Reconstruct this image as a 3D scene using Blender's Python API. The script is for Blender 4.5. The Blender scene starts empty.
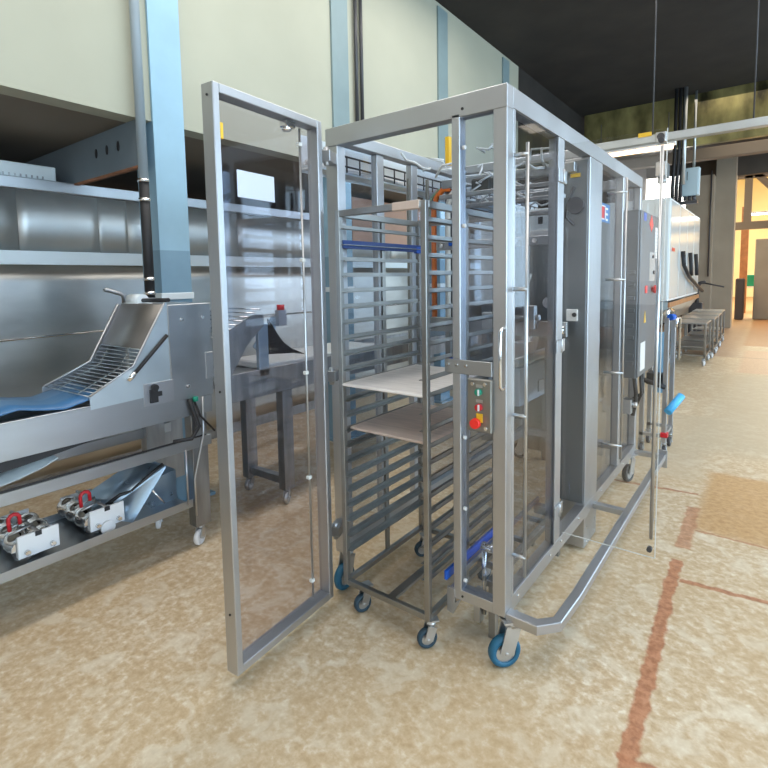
import bpy, bmesh, math, random
from mathutils import Vector, Matrix
random.seed(7)
S = bpy.context.scene
COL = S.collection
PI = math.pi

# ------------------------------------------------------------------ camera
f, cyy, yaw, pitch, roll, cx, cy_ = 513.689, 322.516, -0.650579, 0.085966, -0.0166035, 0.795748, -1.803202
d = Vector((math.sin(yaw)*math.cos(pitch), math.cos(yaw)*math.cos(pitch), -math.sin(pitch)))
r0 = Vector((math.cos(yaw), -math.sin(yaw), 0)); u0 = r0.cross(d)
r_ = r0*math.cos(roll)+u0*math.sin(roll); u_ = -r0*math.sin(roll)+u0*math.cos(roll)
cam = bpy.data.objects.new('camera', bpy.data.cameras.new('camera')); COL.objects.link(cam)
M = Matrix.Identity(4)
for i in range(3):
    M[i][0] = r_[i]; M[i][1] = u_[i]; M[i][2] = -d[i]
M.translation = (cx, cy_, 1.55)
cam.matrix_world = M
cam.data.sensor_width = 36; cam.data.lens = f/768*36
cam.data.shift_y = -(384-cyy)/768
cam.data.clip_start = .02; cam.data.clip_end = 200
S.camera = cam

# ------------------------------------------------------------------ materials
def newmat(name):
    m = bpy.data.materials.new(name); m.use_nodes = True
    nt = m.node_tree; b = nt.nodes['Principled BSDF']
    return m, nt, b
def mat(name, col, rough=.5, metal=0., noise=0., nscale=8., stretch=None, bump=0., bscale=30., emit=None, estr=1., coat=0.):
    m, nt, b = newmat(name)
    c = (*col, 1)
    b.inputs['Base Color'].default_value = c
    b.inputs['Roughness'].default_value = rough
    b.inputs['Metallic'].default_value = metal
    if coat: b.inputs['Coat Weight'].default_value = coat
    tc = nt.nodes.new('ShaderNodeTexCoord'); mp = nt.nodes.new('ShaderNodeMapping')
    nt.links.new(tc.outputs['Object'], mp.inputs['Vector'])
    if stretch: mp.inputs['Scale'].default_value = stretch
    if noise:
        n = nt.nodes.new('ShaderNodeTexNoise'); n.inputs['Scale'].default_value = nscale; n.inputs['Detail'].default_value = 5
        nt.links.new(mp.outputs[0], n.inputs['Vector'])
        mr = nt.nodes.new('ShaderNodeMapRange')
        mr.inputs['From Min'].default_value = .3; mr.inputs['From Max'].default_value = .7
        mr.inputs['To Min'].default_value = 1-noise; mr.inputs['To Max'].default_value = 1+noise
        nt.links.new(n.outputs['Fac'], mr.inputs['Value'])
        mx = nt.nodes.new('ShaderNodeVectorMath'); mx.operation = 'SCALE'
        mx.inputs[0].default_value = col; nt.links.new(mr.outputs[0], mx.inputs['Scale'])
        nt.links.new(mx.outputs[0], b.inputs['Base Color'])
        if metal > .5:
            mr2 = nt.nodes.new('ShaderNodeMapRange')
            mr2.inputs['From Min'].default_value = .3; mr2.inputs['From Max'].default_value = .7
            mr2.inputs['To Min'].default_value = max(.03, rough-.03); mr2.inputs['To Max'].default_value = rough+.04
            nt.links.new(n.outputs['Fac'], mr2.inputs['Value']); nt.links.new(mr2.outputs[0], b.inputs['Roughness'])
    if bump:
        n2 = nt.nodes.new('ShaderNodeTexNoise'); n2.inputs['Scale'].default_value = bscale; n2.inputs['Detail'].default_value = 3
        nt.links.new(mp.outputs[0], n2.inputs['Vector'])
        bp = nt.nodes.new('ShaderNodeBump'); bp.inputs['Strength'].default_value = bump; bp.inputs['Distance'].default_value = .02
        nt.links.new(n2.outputs['Fac'], bp.inputs['Height']); nt.links.new(bp.outputs[0], b.inputs['Normal'])
    if emit:
        b.inputs['Emission Color'].default_value = (*emit, 1); b.inputs['Emission Strength'].default_value = estr
    return m
def glassmat(name, tint, refl=.09, rough=.03):
    m = bpy.data.materials.new(name); m.use_nodes = True; nt = m.node_tree
    for n in list(nt.nodes): nt.nodes.remove(n)
    o = nt.nodes.new('ShaderNodeOutputMaterial'); t = nt.nodes.new('ShaderNodeBsdfTransparent')
    g = nt.nodes.new('ShaderNodeBsdfGlossy'); mx = nt.nodes.new('ShaderNodeMixShader')
    lw = nt.nodes.new('ShaderNodeLayerWeight'); pw = nt.nodes.new('ShaderNodeMath'); pw.operation = 'POWER'; pw.inputs[1].default_value = 3.5
    lw.inputs['Blend'].default_value = .5
    nt.links.new(lw.outputs['Facing'], pw.inputs[0]); fr = nt.nodes.new('ShaderNodeMapRange')
    fr.inputs['To Min'].default_value = refl*.5; fr.inputs['To Max'].default_value = .42; nt.links.new(pw.outputs[0], fr.inputs['Value'])
    t.inputs['Color'].default_value = (*tint, 1); g.inputs['Roughness'].default_value = rough
    nt.links.new(fr.outputs[0], mx.inputs[0]); nt.links.new(t.outputs[0], mx.inputs[1]); nt.links.new(g.outputs[0], mx.inputs[2])
    nt.links.new(mx.outputs[0], o.inputs['Surface'])
    return m

FRAME = mat('satin_stainless', (.50, .51, .53), .40, 1, .05, 3., bump=.02, bscale=200)
STEEL = mat('brushed_stainless', (.44, .455, .47), .36, 1, .05, 2.5, (1, 1, 4))
RACKM = mat('rack_stainless', (.34, .335, .32), .33, 1, .12, 6.)
CABST2 = mat('control_box_steel', (.30, .295, .27), .4, .9, .05, 5)
CABST3 = mat('shaded_column_steel', (.26, .28, .30), .4, .9, .06, 4)
CABST = mat('dark_cabinet_steel', (.16, .17, .18), .42, .6, .08, 3)
DARKST = mat('dull_stainless', (.36, .37, .38), .38, 1, .18, 3., (6, 6, 1))
TANK = mat('sheet_stainless', (.72, .76, .77), .50, 1, .13, 1.3, (1, 1, .6), bump=.06, bscale=1.6)
TANKLOW = mat('wavy_stainless', (.54, .53, .50), .34, 1, .12, 2., (1, 1, 2.5), bump=.16, bscale=3.2)
THINROD = mat('thin_wire_steel', (.42, .46, .48), .35, .9)
FILM = mat('film_covered_steel', (.58, .66, .70), .38, .8, .06, 5)
BROWNST = mat('brown_tint_steel', (.23, .215, .20), .45, .8, .08, 8)
CHROME = mat('polished_steel', (.8, .8, .8), .12, 1)
ZINC = mat('zinc_steel', (.55, .56, .57), .35, 1, .1, 10)
BLUEST = mat('film_blue_steel', (.42, .55, .68), .3, .8, .1, 6)
GLASS = glassmat('clear_polycarbonate', (.90, .885, .915))
GLASS2 = glassmat('blue_polycarbonate', (.84, .87, .92))
SIDEG = glassmat('side_polycarbonate', (.80, .82, .86))
CLEAR = glassmat('open_clear_sheet', (.975, .972, .965))
WHITEP = mat('white_plastic', (.78, .78, .78), .4)
WHITEPAINT = mat('white_painted_panel', (.72, .78, .80), .35, 0, .04, 2)
BLACK = mat('black_rubber', (.02, .02, .022), .55)
DARKP = mat('dark_plastic', (.05, .05, .055), .4)
BLUEW = mat('blue_rubber', (.01, .105, .19), .45, 0, .1, 20)
DARKTYRE = mat('blue_black_rubber', (.02, .05, .075), .5)
BLUEP = mat('blue_plastic', (.01, .10, .52), .35)
NAVY = mat('navy_strip', (.012, .045, .20), .35)
LBLUE = mat('light_blue_plastic', (.08, .45, .85), .35)
RED = mat('red_plastic', (.62, .02, .03), .35)
ESTOP = mat('red_button', (.9, .03, .02), .35)
GREEN = mat('green_plastic', (.01, .28, .18), .35)
YELLOW = mat('yellow_plastic', (.85, .52, .03), .4)
ORANGE = mat('orange_cable', (.95, .22, .03), .45)
HOSE = mat('grey_hose', (.72, .73, .70), .45)
GREYBOX = mat('grey_enclosure', (.33, .41, .46), .45, 0, .05, 4)
COLBLUE = mat('light_blue_paint', (.30, .48, .60), .5, 0, .05, 5)
PALEBOX = mat('pale_blue_enclosure', (.45, .58, .64), .4)
COLLOW = mat('mid_blue_paint', (.20, .33, .43), .5, 0, .06, 5)
BEAMBLUE = mat('grey_blue_paint', (.15, .19, .22), .55, 0, .1, 2)
CREAM = mat('cream_paint', (.40, .395, .31), .8, 0, .06, 1.2)
SOFFIT = mat('brown_soffit', (.21, .18, .145), .85, 0, .12, 1.)
ROOF = mat('dark_roof', (.022, .018, .015), .9, 0, .3, 2)
INSUL = mat('olive_foil_insulation', (.25, .22, .09), .3, .4, .9, 2.4, (1, 1, .5), bump=1., bscale=3.)
RUST = mat('rust_strip', (.32, .13, .06), .7, 0, .3, 8)
WOOD = mat('worn_board', (.62, .50, .43), .65, 0, .14, 5., (1, 9, 1))
WOODL = mat('flour_white_board', (.82, .78, .75), .65, 0, .10, 5., (1, 9, 1))
BROWNW = mat('brown_wood_trim', (.38, .17, .07), .5, 0, .2, 6)
BELT = mat('blue_belt', (.05, .16, .33), .35, 0, .08, 4)
CANVAS = mat('pale_canvas', (.62, .66, .66), .7)
PILLAR = mat('beige_plaster', (.36, .31, .24), .85, 0, .08, 1.5)
WALLD = mat('dim_wall', (.30, .28, .25), .9, 0, .1, 1)
WALLW = mat('yellow_wall', (.85, .78, .55), .85, 0, .05, 1)
GALV = mat('galvanised_duct', (.50, .53, .54), .38, .85, .1, 3)
TRUSS = mat('grey_brown_steel', (.20, .16, .12), .7)
BINB = mat('dark_bin', (.07, .055, .05), .7)
DAYL = mat('daylight_pane', (1, 1, 1), .5, emit=(1, .97, .92), estr=7.)
TUBEW = mat('warm_tube', (1, 1, 1), .5, emit=(1, .62, .36), estr=5.)
TUBEC = mat('cool_tube', (1, 1, 1), .5, emit=(.92, .97, 1), estr=8.)
PAPER = mat('paper', (.62, .67, .80), .7)
STBLUE = mat('sticker_blue', (.03, .17, .42), .4)

# ---- floor: mottled resin with red-brown repair strips
def floor_material():
    m, nt, b = newmat('mottled_resin_floor'); N = nt.nodes.new; L = nt.links.new
    tc = N('ShaderNodeTexCoord'); sep = N('ShaderNodeSeparateXYZ'); L(tc.outputs['Object'], sep.inputs[0])
    nw = N('ShaderNodeTexNoise'); nw.inputs['Scale'].default_value = 14; nw.inputs['Detail'].default_value = 4; L(tc.outputs['Object'], nw.inputs['Vector'])
    def math_(op, a, bb):
        n = N('ShaderNodeMath'); n.operation = op
        for i, v in enumerate((a, bb)):
            if v is None: continue
            if isinstance(v, (int, float)): n.inputs[i].default_value = v
            else: L(v, n.inputs[i])
        return n.outputs[0]
    wob = math_('MULTIPLY', math_('SUBTRACT', nw.outputs['Fac'], .5), .05)
    X = math_('ADD', sep.outputs[0], wob); Y = math_('ADD', sep.outputs[1], wob)
    def box(x0, x1, y0, y1, soft=.012, skx=0., sky=0.):
        x = X if not skx else math_('ADD', X, math_('MULTIPLY', sep.outputs[1], -skx))
        y = Y if not sky else math_('ADD', Y, math_('MULTIPLY', sep.outputs[0], -sky))
        def edge(v, e, up):
            mr = N('ShaderNodeMapRange'); mr.interpolation_type = 'SMOOTHSTEP'; L(v, mr.inputs['Value'])
            mr.inputs['From Min'].default_value = e-soft; mr.inputs['From Max'].default_value = e+soft
            mr.inputs['To Min'].default_value = 0 if up else 1; mr.inputs['To Max'].default_value = 1 if up else 0
            return mr.outputs[0]
        return math_('MULTIPLY', math_('MULTIPLY', edge(x, x0, 1), edge(x, x1, 0)), math_('MULTIPLY', edge(y, y0, 1), edge(y, y1, 0)))
    def ramp(src, stops):
        r = N('ShaderNodeValToRGB'); L(src, r.inputs[0]); cr = r.color_ramp
        cr.elements[0].position = stops[0][0]; cr.elements[0].color = (*stops[0][1], 1)
        cr.elements[1].position = stops[-1][0]; cr.elements[1].color = (*stops[-1][1], 1)
        for p, c in stops[1:-1]:
            e = cr.elements.new(p); e.color = (*c, 1)
        return r.outputs[0]
    def mix(fac, a, bb, amt=1.):
        n = N('ShaderNodeMix'); n.data_type = 'RGBA'
        if amt != 1: fac = math_('MULTIPLY', fac, amt)
        L(fac, n.inputs['Factor'])
        for i, v in ((6, a), (7, bb)):
            if isinstance(v, tuple): n.inputs[i].default_value = (*v, 1)
            else: L(v, n.inputs[i])
        return n.outputs[2]
    n1 = N('ShaderNodeTexNoise'); n1.inputs['Scale'].default_value = 30; n1.inputs['Detail'].default_value = 7; n1.inputs['Roughness'].default_value = .6; n1.inputs['Distortion'].default_value = .15
    L(tc.outputs['Object'], n1.inputs['Vector'])
    n2 = N('ShaderNodeTexNoise'); n2.inputs['Scale'].default_value = 1.1; n2.inputs['Detail'].default_value = 3
    L(tc.outputs['Object'], n2.inputs['Vector'])
    base = ramp(n1.outputs['Fac'], [(.32, (.47, .33, .19)), (.46, (.56, .42, .26)), (.56, (.63, .50, .34)), (.68, (.74, .66, .52))])
    n3 = N('ShaderNodeTexNoise'); n3.inputs['Scale'].default_value = 9; n3.inputs['Detail'].default_value = 6; n3.inputs['Distortion'].default_value = .8; L(tc.outputs['Object'], n3.inputs['Vector'])
    base = mix(ramp(n3.outputs['Fac'], [(.50, (0, 0, 0)), (.66, (1, 1, 1))]), base, (.77, .70, .56), .55)
    base = mix(ramp(n3.outputs['Fac'], [(.30, (1, 1, 1)), (.46, (0, 0, 0))]), base, (.50, .36, .21), .5)
    c = mix(ramp(n2.outputs['Fac'], [(.4, (0, 0, 0)), (.65, (1, 1, 1))]), base, (.50, .35, .19), .35)
    worn = ramp(n1.outputs['Fac'], [(.3, (.42, .22, .08)), (.6, (.56, .34, .15))])
    c = mix(box(.45, 4., 1.72, 2.85, .05, 0, -.02), c, worn, .85)
    c = mix(box(-4, .40, 2.55, 4.6, .12), c, (.50, .42, .30), .5)
    c = mix(box(.3, 5., 3.4, 7.6, .3), c, (.47, .41, .30), .6)
    tile = ramp(n1.outputs['Fac'], [(.3, (.50, .27, .15)), (.65, (.68, .45, .29))])
    c = mix(box(.38, 6., 7.8, 10.6, .06), c, tile, .8)
    c = mix(box(.30, 6., 11.4, 40., .06), c, (.46, .22, .09), .85)
    c = mix(box(-6, .30, 9.5, 40., .2), c, (.30, .15, .08), .7)  # reddish shadow left of the doorway, painted into the floor colour
    strip = ramp(n1.outputs['Fac'], [(.32, (.30, .11, .05)), (.6, (.50, .22, .11))])
    c = mix(box(.445, .500, -6, 1.27, .007, -.035), c, strip, .92)
    c = mix(box(.425, .500, 1.42, 2.05, .01, -.02), c, strip, .7)
    c = mix(box(.47, 5, 1.00, 1.035, .006, 0, .10), c, strip, .9)
    c = mix(box(.44, 5, -.20, -.17, .006, 0, .10), c, strip, .9)
    c = mix(box(.47, 5, 1.70, 1.72, .006, 0, -.02), c, strip, .7)
    c = mix(box(-.2, .42, 2.24, 2.27, .006, 0, .10), c, strip, .85)
    c = mix(box(-3, 5., 9.5, 9.56, .01), c, (.30, .16, .08), .6)
    L(c, b.inputs['Base Color'])
    rr = N('ShaderNodeMapRange'); L(n1.outputs['Fac'], rr.inputs['Value']); rr.inputs['To Min'].default_value = .28; rr.inputs['To Max'].default_value = .6
    L(rr.outputs[0], b.inputs['Roughness'])
    bp = N('ShaderNodeBump'); bp.inputs['Strength'].default_value = .05; bp.inputs['Distance'].default_value = .002
    L(n1.outputs['Fac'], bp.inputs['Height']); L(bp.outputs[0], b.inputs['Normal'])
    return m
FLOOR = floor_material()

# ------------------------------------------------------------------ mesh helpers
SPLIT = set('hinge door_hinge hanger_rod hanger hood_edge rod_clip pane_clip screw housing_bolt column_bolt frame_bolt plate_bolt hole_plug door_bolt cross_member support foot cable_gland black_hose black_cable stop_pin small_knob name_plate tie_rod conduit roller cross_rail linear_rail side_beam gripper_bolt peg clamp_block cable tube_handle valve_block guide_rail switch_strip camera_housing body_leg steelwork upright lower_frame base_bar latch_block drive_unit pipe uprights'.split())
class MB:
    def __init__(self, o=(0, 0, 0)):
        self.bm = bmesh.new(); self.o = Vector(o)
    def box(self, x0, x1, y0, y1, z0, z1):
        P = [self.bm.verts.new((x, y, z)) for x in (x0, x1) for y in (y0, y1) for z in (z0, z1)]
        for q in ((0, 1, 3, 2), (4, 6, 7, 5), (0, 4, 5, 1), (2, 3, 7, 6), (0, 2, 6, 4), (1, 5, 7, 3)):
            self.bm.faces.new([P[i] for i in q])
        return self
    def prism(self, pts, axis, a0, a1):
        # pts: 2-D outline in the plane of the two other axes (in xyz order), extruded along axis a0..a1
        def mk(p, a):
            v = list(p); v.insert('xyz'.index(axis), a); return self.bm.verts.new(v)
        A = [mk(p, a0) for p in pts]; B = [mk(p, a1) for p in pts]; n = len(pts)
        self.bm.faces.new(A[::-1]); self.bm.faces.new(B)
        for i in range(n): self.bm.faces.new((A[i], A[(i+1) % n], B[(i+1) % n], B[i]))
        return self
    def bar(self, p0, p1, w, h, up=(0, 0, 1)):
        p0 = Vector(p0); p1 = Vector(p1); t = (p1-p0).normalized(); up = Vector(up)
        if abs(t.dot(up)) > .98: up = Vector((0, 1, 0))
        s = t.cross(up).normalized(); u = s.cross(t)
        R = [[self.bm.verts.new(p+s*a*w/2+u*b*h/2) for a, b in ((-1, -1), (1, -1), (1, 1), (-1, 1))] for p in (p0, p1)]
        self.bm.faces.new(R[0][::-1]); self.bm.faces.new(R[1])
        for i in range(4): self.bm.faces.new((R[0][i], R[0][(i+1) % 4], R[1][(i+1) % 4], R[1][i]))
        return self
    def tube(self, pts, r, n=10, cap=True):
        pts = [Vector(p) for p in pts]; rings = []; prev = None
        for i, p in enumerate(pts):
            t = (pts[min(i+1, len(pts)-1)]-pts[max(i-1, 0)]).normalized()
            if prev is None:
                a = Vector((0, 0, 1)) if abs(t.z) < .9 else Vector((1, 0, 0)); s = t.cross(a).normalized()
            else: s = (prev-t*prev.dot(t)).normalized()
            prev = s; u = t.cross(s); rr = r[i] if isinstance(r, (list, tuple)) else r
            rings.append([self.bm.verts.new(p+(s*math.cos(k*2*PI/n)+u*math.sin(k*2*PI/n))*rr) for k in range(n)])
        for A, B in zip(rings, rings[1:]):
            for k in range(n): self.bm.faces.new((A[k], A[(k+1) % n], B[(k+1) % n], B[k])).smooth = True
        if cap: self.bm.faces.new(rings[0][::-1]); self.bm.faces.new(rings[-1])
        return self
    def sheet(self, rows, th=(0, 0, -.003)):
        # grid of points with a thickness vector
        th = Vector(th); T = [[self.bm.verts.new(p) for p in r] for r in rows]; B = [[self.bm.verts.new(Vector(p)+th) for p in r] for r in rows]
        nr, nc = len(rows), len(rows[0])
        for i in range(nr-1):
            for j in range(nc-1):
                self.bm.faces.new((T[i][j], T[i][j+1], T[i+1][j+1], T[i+1][j])).smooth = True
                self.bm.faces.new((B[i][j], B[i+1][j], B[i+1][j+1], B[i][j+1])).smooth = True
        per = [(0, j) for j in range(nc)]+[(i, nc-1) for i in range(1, nr)]+[(nr-1, j) for j in range(nc-2, -1, -1)]+[(i, 0) for i in range(nr-2, 0, -1)]
        for (a, b), (c, e) in zip(per, per[1:]+per[:1]): self.bm.faces.new((T[a][b], B[a][b], B[c][e], T[c][e]))
        return self
    def clusters(self):
        seen = set(); isl = []
        for v in self.bm.verts:
            if v in seen: continue
            st = [v]; seen.add(v); g = []
            while st:
                a = st.pop(); g.append(a)
                for e in a.link_edges:
                    b = e.other_vert(a)
                    if b not in seen: seen.add(b); st.append(b)
            isl.append(g)
        def bb(g): return ([min(v.co[i] for v in g)-.002 for i in range(3)], [max(v.co[i] for v in g)+.002 for i in range(3)])
        cl = [(g, bb(g)) for g in isl]; merged = True
        while merged:
            merged = False
            for i in range(len(cl)):
                for j in range(i+1, len(cl)):
                    (l1, h1), (l2, h2) = cl[i][1], cl[j][1]
                    if all(l1[k] <= h2[k] and l2[k] <= h1[k] for k in range(3)):
                        g = cl[i][0]+cl[j][0]; cl[i] = (g, bb(g)); cl.pop(j); merged = True; break
                if merged: break
        return [c[0] for c in cl]
    def build(self, name, m, parent=None, bev=.0, **kw):
        if parent and name in SPLIT:
            cl = self.clusters()
            if len(cl) > 1:
                out = None
                for g in cl:
                    gs = set(g); n = MB(self.o); mp = {v: n.bm.verts.new(v.co) for v in g}
                    for fc in self.bm.faces:
                        if fc.verts[0] in gs: n.bm.faces.new([mp[v] for v in fc.verts]).smooth = fc.smooth
                    out = n.build1(name, m, parent, bev, **kw)
                self.bm.free(); return out
        return self.build1(name, m, parent, bev, **kw)
    def build1(self, name, m, parent=None, bev=.0, **kw):
        if self.o.length: bmesh.ops.translate(self.bm, verts=self.bm.verts, vec=-self.o)
        bmesh.ops.recalc_face_normals(self.bm, faces=self.bm.faces)
        me = bpy.data.meshes.new(name); self.bm.to_mesh(me); self.bm.free(); me.materials.append(m)
        o = bpy.data.objects.new(name, me); COL.objects.link(o)
        if parent: o.parent = parent
        else: o.location = self.o
        if bev:
            bv = o.modifiers.new('bevel', 'BEVEL'); bv.width = bev; bv.segments = 1; bv.limit_method = 'ANGLE'; bv.angle_limit = math.radians(50)
        tag(o, **kw); return o
def tag(o, label=None, cat=None, group=None, kind=None):
    if label: o['label'] = label
    if cat: o['category'] = cat
    if group: o['group'] = group
    if kind: o['kind'] = kind
def thing(name, loc, label, cat, group=None, rz=0):
    o = bpy.data.objects.new(name, None); COL.objects.link(o); o.location = loc; o.rotation_euler = (0, 0, rz)
    tag(o, label, cat, group); return o
def copy_tree(o, parent=None):
    c = o.copy(); COL.objects.link(c)
    if parent: c.parent = parent
    for ch in [x for x in list(COL.objects) if x.parent == o]: copy_tree(ch, c)
    return c
def struct(mb, name, m, parent=None, bev=0):
    return mb.build(name, m, parent, bev, kind=None if parent else 'structure')
def arc(c, r, a0, a1, n, ax='xz'):
    out = []
    for i in range(n+1):
        a = a0+(a1-a0)*i/n; out.append((c[0]+r*math.cos(a), c[1]+r*math.sin(a)))
    return out
def caster(par, o, x, y, ztop, R, w, tyre, hub, ang=0., fork=ZINC):
    """swivel caster: bracket (part) with wheel (sub-part)"""
    tr = R*.45; ca, sa = math.cos(ang), math.sin(ang)
    def W(a, b, z): return (x+ca*a-sa*b, y+sa*a+ca*b, z)
    m = MB(o)
    m.bar(W(-.65*R, 0, ztop-.004), W(.65*R, 0, ztop-.004), 1.1*R, .008)
    m.tube([W(0, 0, ztop-.01), W(0, 0, ztop-.03)], R*.45, 12)
    for s in (-1, 1):
        m.bar(W(0, s*(w/2+.006), ztop-.028), W(-tr, s*(w/2+.006), R*.95), .006, R*.9, up=(ca, sa, 0))
    m.bar(W(-.1*R, 0, ztop-.032), W(.1*R, 0, ztop-.032), w+.018, .008)
    m.tube([W(-tr, -w/2-.014, R), W(-tr, w/2+.014, R)], .007, 8)
    b = m.build('caster', fork, par)
    t = MB(o); prof = [(.62*R, w/2), (.9*R, w/2), (R, w*.25), (R, -w*.25), (.9*R, -w/2), (.62*R, -w/2)]
    n = 28; rings = [[t.bm.verts.new(W(-tr+rr*math.cos(k*2*PI/n), h, R+rr*math.sin(k*2*PI/n))) for k in range(n)] for rr, h in prof]
    for i in range(len(prof)):
        A, B = rings[i], rings[(i+1) % len(prof)]
        for k in range(n): t.bm.faces.new((A[k], A[(k+1) % n], B[(k+1) % n], B[k])).smooth = True
    wh = t.build('wheel', tyre, b)
    h = MB(o); h.tube([W(-tr, -w*.38, R), W(-tr, w*.38, R)], .64*R, 20); h.tube([W(-tr, -w*.5, R), W(-tr, w*.5, R)], .22*R, 12)
    # hub disc sits with the bracket as a second sub-part
    h.build('wheel_hub', hub, b)
    return b

# ================================================================== SETTING
struct(MB().box(-10, 7, -7, 40, -.1, 0), 'floor', FLOOR)
struct(MB().box(-2.8, 7, -7, 16.1, 4.75, 4.95), 'ceiling', ROOF)
struct(MB().box(-10, -2.6, -7, 16, 2.62, 2.75), 'ceiling', SOFFIT)
struct(MB().box(-2.62, -2.47, -7, 6.0, 2.59, 4.75), 'wall_left', CREAM)
struct(MB().box(-2.62, -2.47, 6.0, 15.9, 2.8, 4.75), 'wall_left', ROOF)
struct(MB().box(-10.1, -10, -7, 16, 0, 2.62), 'wall_far_left', WALLD)
w = MB()                       # right wall with a long window band and a low dado
w.box(6.0, 6.2, -7, 16, 0, .5); w.box(6.0, 6.2, -7, 16, 3.9, 4.75)
for y in (-7, -3.2, .6, 4.4, 8.2, 12, 15.6): w.box(6.0, 6.2, y, y+.4, .5, 3.9)
struct(w, 'wall_right', WALLD)
WP = mat('daylight_glass', (1, 1, 1), .5, emit=(.55, .79, 1.0), estr=3.8)
struct(MB().box(6.12, 6.16, -6.6, 15.6, .5, 3.9), 'window_1', WP)
w = MB(); w.box(-10, 6.2, -7.2, -7, 0, 1.0); w.box(-10, 6.2, -7.2, -7, 3.6, 4.75)
for x in (-10, -6, -2, 2, 5.8): w.box(x, x+.4, -7.2, -7, 1.0, 3.6)
struct(w, 'wall_behind', WALLD)
struct(MB().box(-9.6, 5.8, -7.16, -7.12, 1.0, 3.6), 'window_2', mat('daylight_glass_rear', (1, 1, 1), .5, emit=(1., .93, .85), estr=.4))
# far end wall, doorway to the warm hall on the right and a high bright window on the left
w = MB(); w.box(-10, -3.4, 15.9, 16.1, 0, 4.75); w.box(-3.4, -.55, 15.9, 16.1, 0, 2.5); w.box(-3.4, -1.2, 15.9, 16.1, 4.45, 4.75)
w.box(-.55, 6.2, 15.9, 16.1, 4.25, 4.75); w.box(3.2, 6.2, 15.9, 16.1, 0, 4.25)
w.box(-1.2, -.55, 15.9, 16.1, 2.5, 4.75)
struct(w, 'wall_far', mat('dark_far_wall', (.09, .075, .06), .9, 0, .2, 1))
struct(MB().box(-3.4, -1.2, 15.98, 16.02, 2.5, 4.45), 'window_3', DAYL)
struct(MB().box(-.62, -.16, 15.4, 16.0, 0, 4.75), 'wall_pillar', PILLAR)
struct(MB().box(-1.28, -.62, 14.9, 15.4, 0, 4.2), 'wall_partition', PILLAR)
struct(MB().box(-3.0, 8, 38, 38.2, 0, 8), 'wall_hall_far', WALLW)
struct(MB().box(-3.1, -2.9, 16.1, 38, 0, 8), 'wall_hall_left', WALLW)
struct(MB().box(7.5, 7.7, 16.1, 38, 0, 8), 'wall_hall_right', WALLW)
struct(MB().box(-3.1, 7.7, 16.1, 38.2, 7.9, 8.1), 'ceiling', WALLW)
MB((0, 9, 3.85)).box(-2.4, 5.9, 9.2, 9.32, 3.85, 4.749).build('insulation_panel', INSUL,
    label='wrinkled olive foil insulation hung under the dark roof at upper right', cat='insulation')

# steel columns along the left side
def column(y, z0, label, g='light blue steel columns along the left side'):
    t = thing('steel_column', (-2.55, y+.12, z0), label, 'column', g); o = t.location
    MB(o).box(-2.68, -2.45, y, y+.22, z0, 1.76).build('lower_column', COLLOW, t)
    MB(o).box(-2.68, -2.45, y, y+.22, 1.76, 2.59).build('upper_column', COLBLUE, t)
    MB(o).box(-2.47, -2.45, y, y+.22, 2.59, 4.7).build('column_head', COLBLUE if y < 1 else mat('grey_green_head', (.20, .27, .28), .5, 0, .05, 5), t)  # rear column heads are greyer and darker than the near one
    MB(o).box(-2.69, -2.44, y-.01, y+.23, 1.43, 1.475).build('collar', WHITEPAINT, t, .003)
    MB(o).box(-2.75, -2.40, y-.05, y+.30, 0, .02).build('base_plate', COLLOW, t)
column(.03, 0, 'light blue steel column with darker lower half behind the stainless conveyor housing')
column(1.76, 0, 'blue steel column seen through the open enclosure front, left of the rack')
column(3.6, 0, 'dim steel column behind the orange cable at the rear of the enclosure')
column(5.4, 0, 'farthest steel column, seen through the narrow front pane')
# cross beam with three round slots
t = thing('cross_beam', (-5.5, -.08, 2.31), 'grey blue steel cross beam with three slots running back from the near column', 'beam'); o = t.location
MB(o).box(-9.9, -2.46, -.06, -.03, 2.30, 2.589).build('web', BEAMBLUE, t)
MB(o).box(-9.9, -2.46, -.064, -.028, 2.288, 2.300).build('rusty_flange', RUST, t)
for x in (-2.74, -2.90, -3.06):
    m = MB(o); pts = [(x+.016*math.cos(a*PI/8), 2.46+.032*math.sin(a*PI/8)) for a in range(16)]
    m.prism(pts, 'y', -.064, -.056); m.build('slot', BLACK, t)
# drain pipe beside near column
t = thing('drain_pipe', (-2.44, -.05, 1.35), 'grey and black vertical pipe running down beside the near blue column', 'pipe'); o = t.location
MB(o).tube([(-2.41, -.075, 2.20), (-2.41, -.075, 4.7)], .029, 14).build('upper_pipe', mat('grey_pipe', (.28, .33, .36), .4), t)
MB(o).tube([(-2.41, -.075, 1.45), (-2.41, -.075, 2.2)], .030, 14).build('lower_pipe', BLACK, t)
for z in (2.18, 2.06, 1.56, 1.47): MB(o).tube([(-2.41, -.075, z), (-2.41, -.075, z+.02)], .037, 14).build('clamp', CHROME, t)
# upright pipes on second column
t = thing('conduit_pipes', (-2.44, 2.12, 2.9), 'pair of dark conduit pipes ending beside the second blue column at top', 'pipe')
m = MB(t.location); m.tube([(-2.44, 2.08, 2.95), (-2.44, 2.08, 4.7)], .018); m.tube([(-2.44, 2.16, 2.95), (-2.44, 2.16, 4.7)], .018)
m.build('pipe', DARKP, t)

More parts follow.
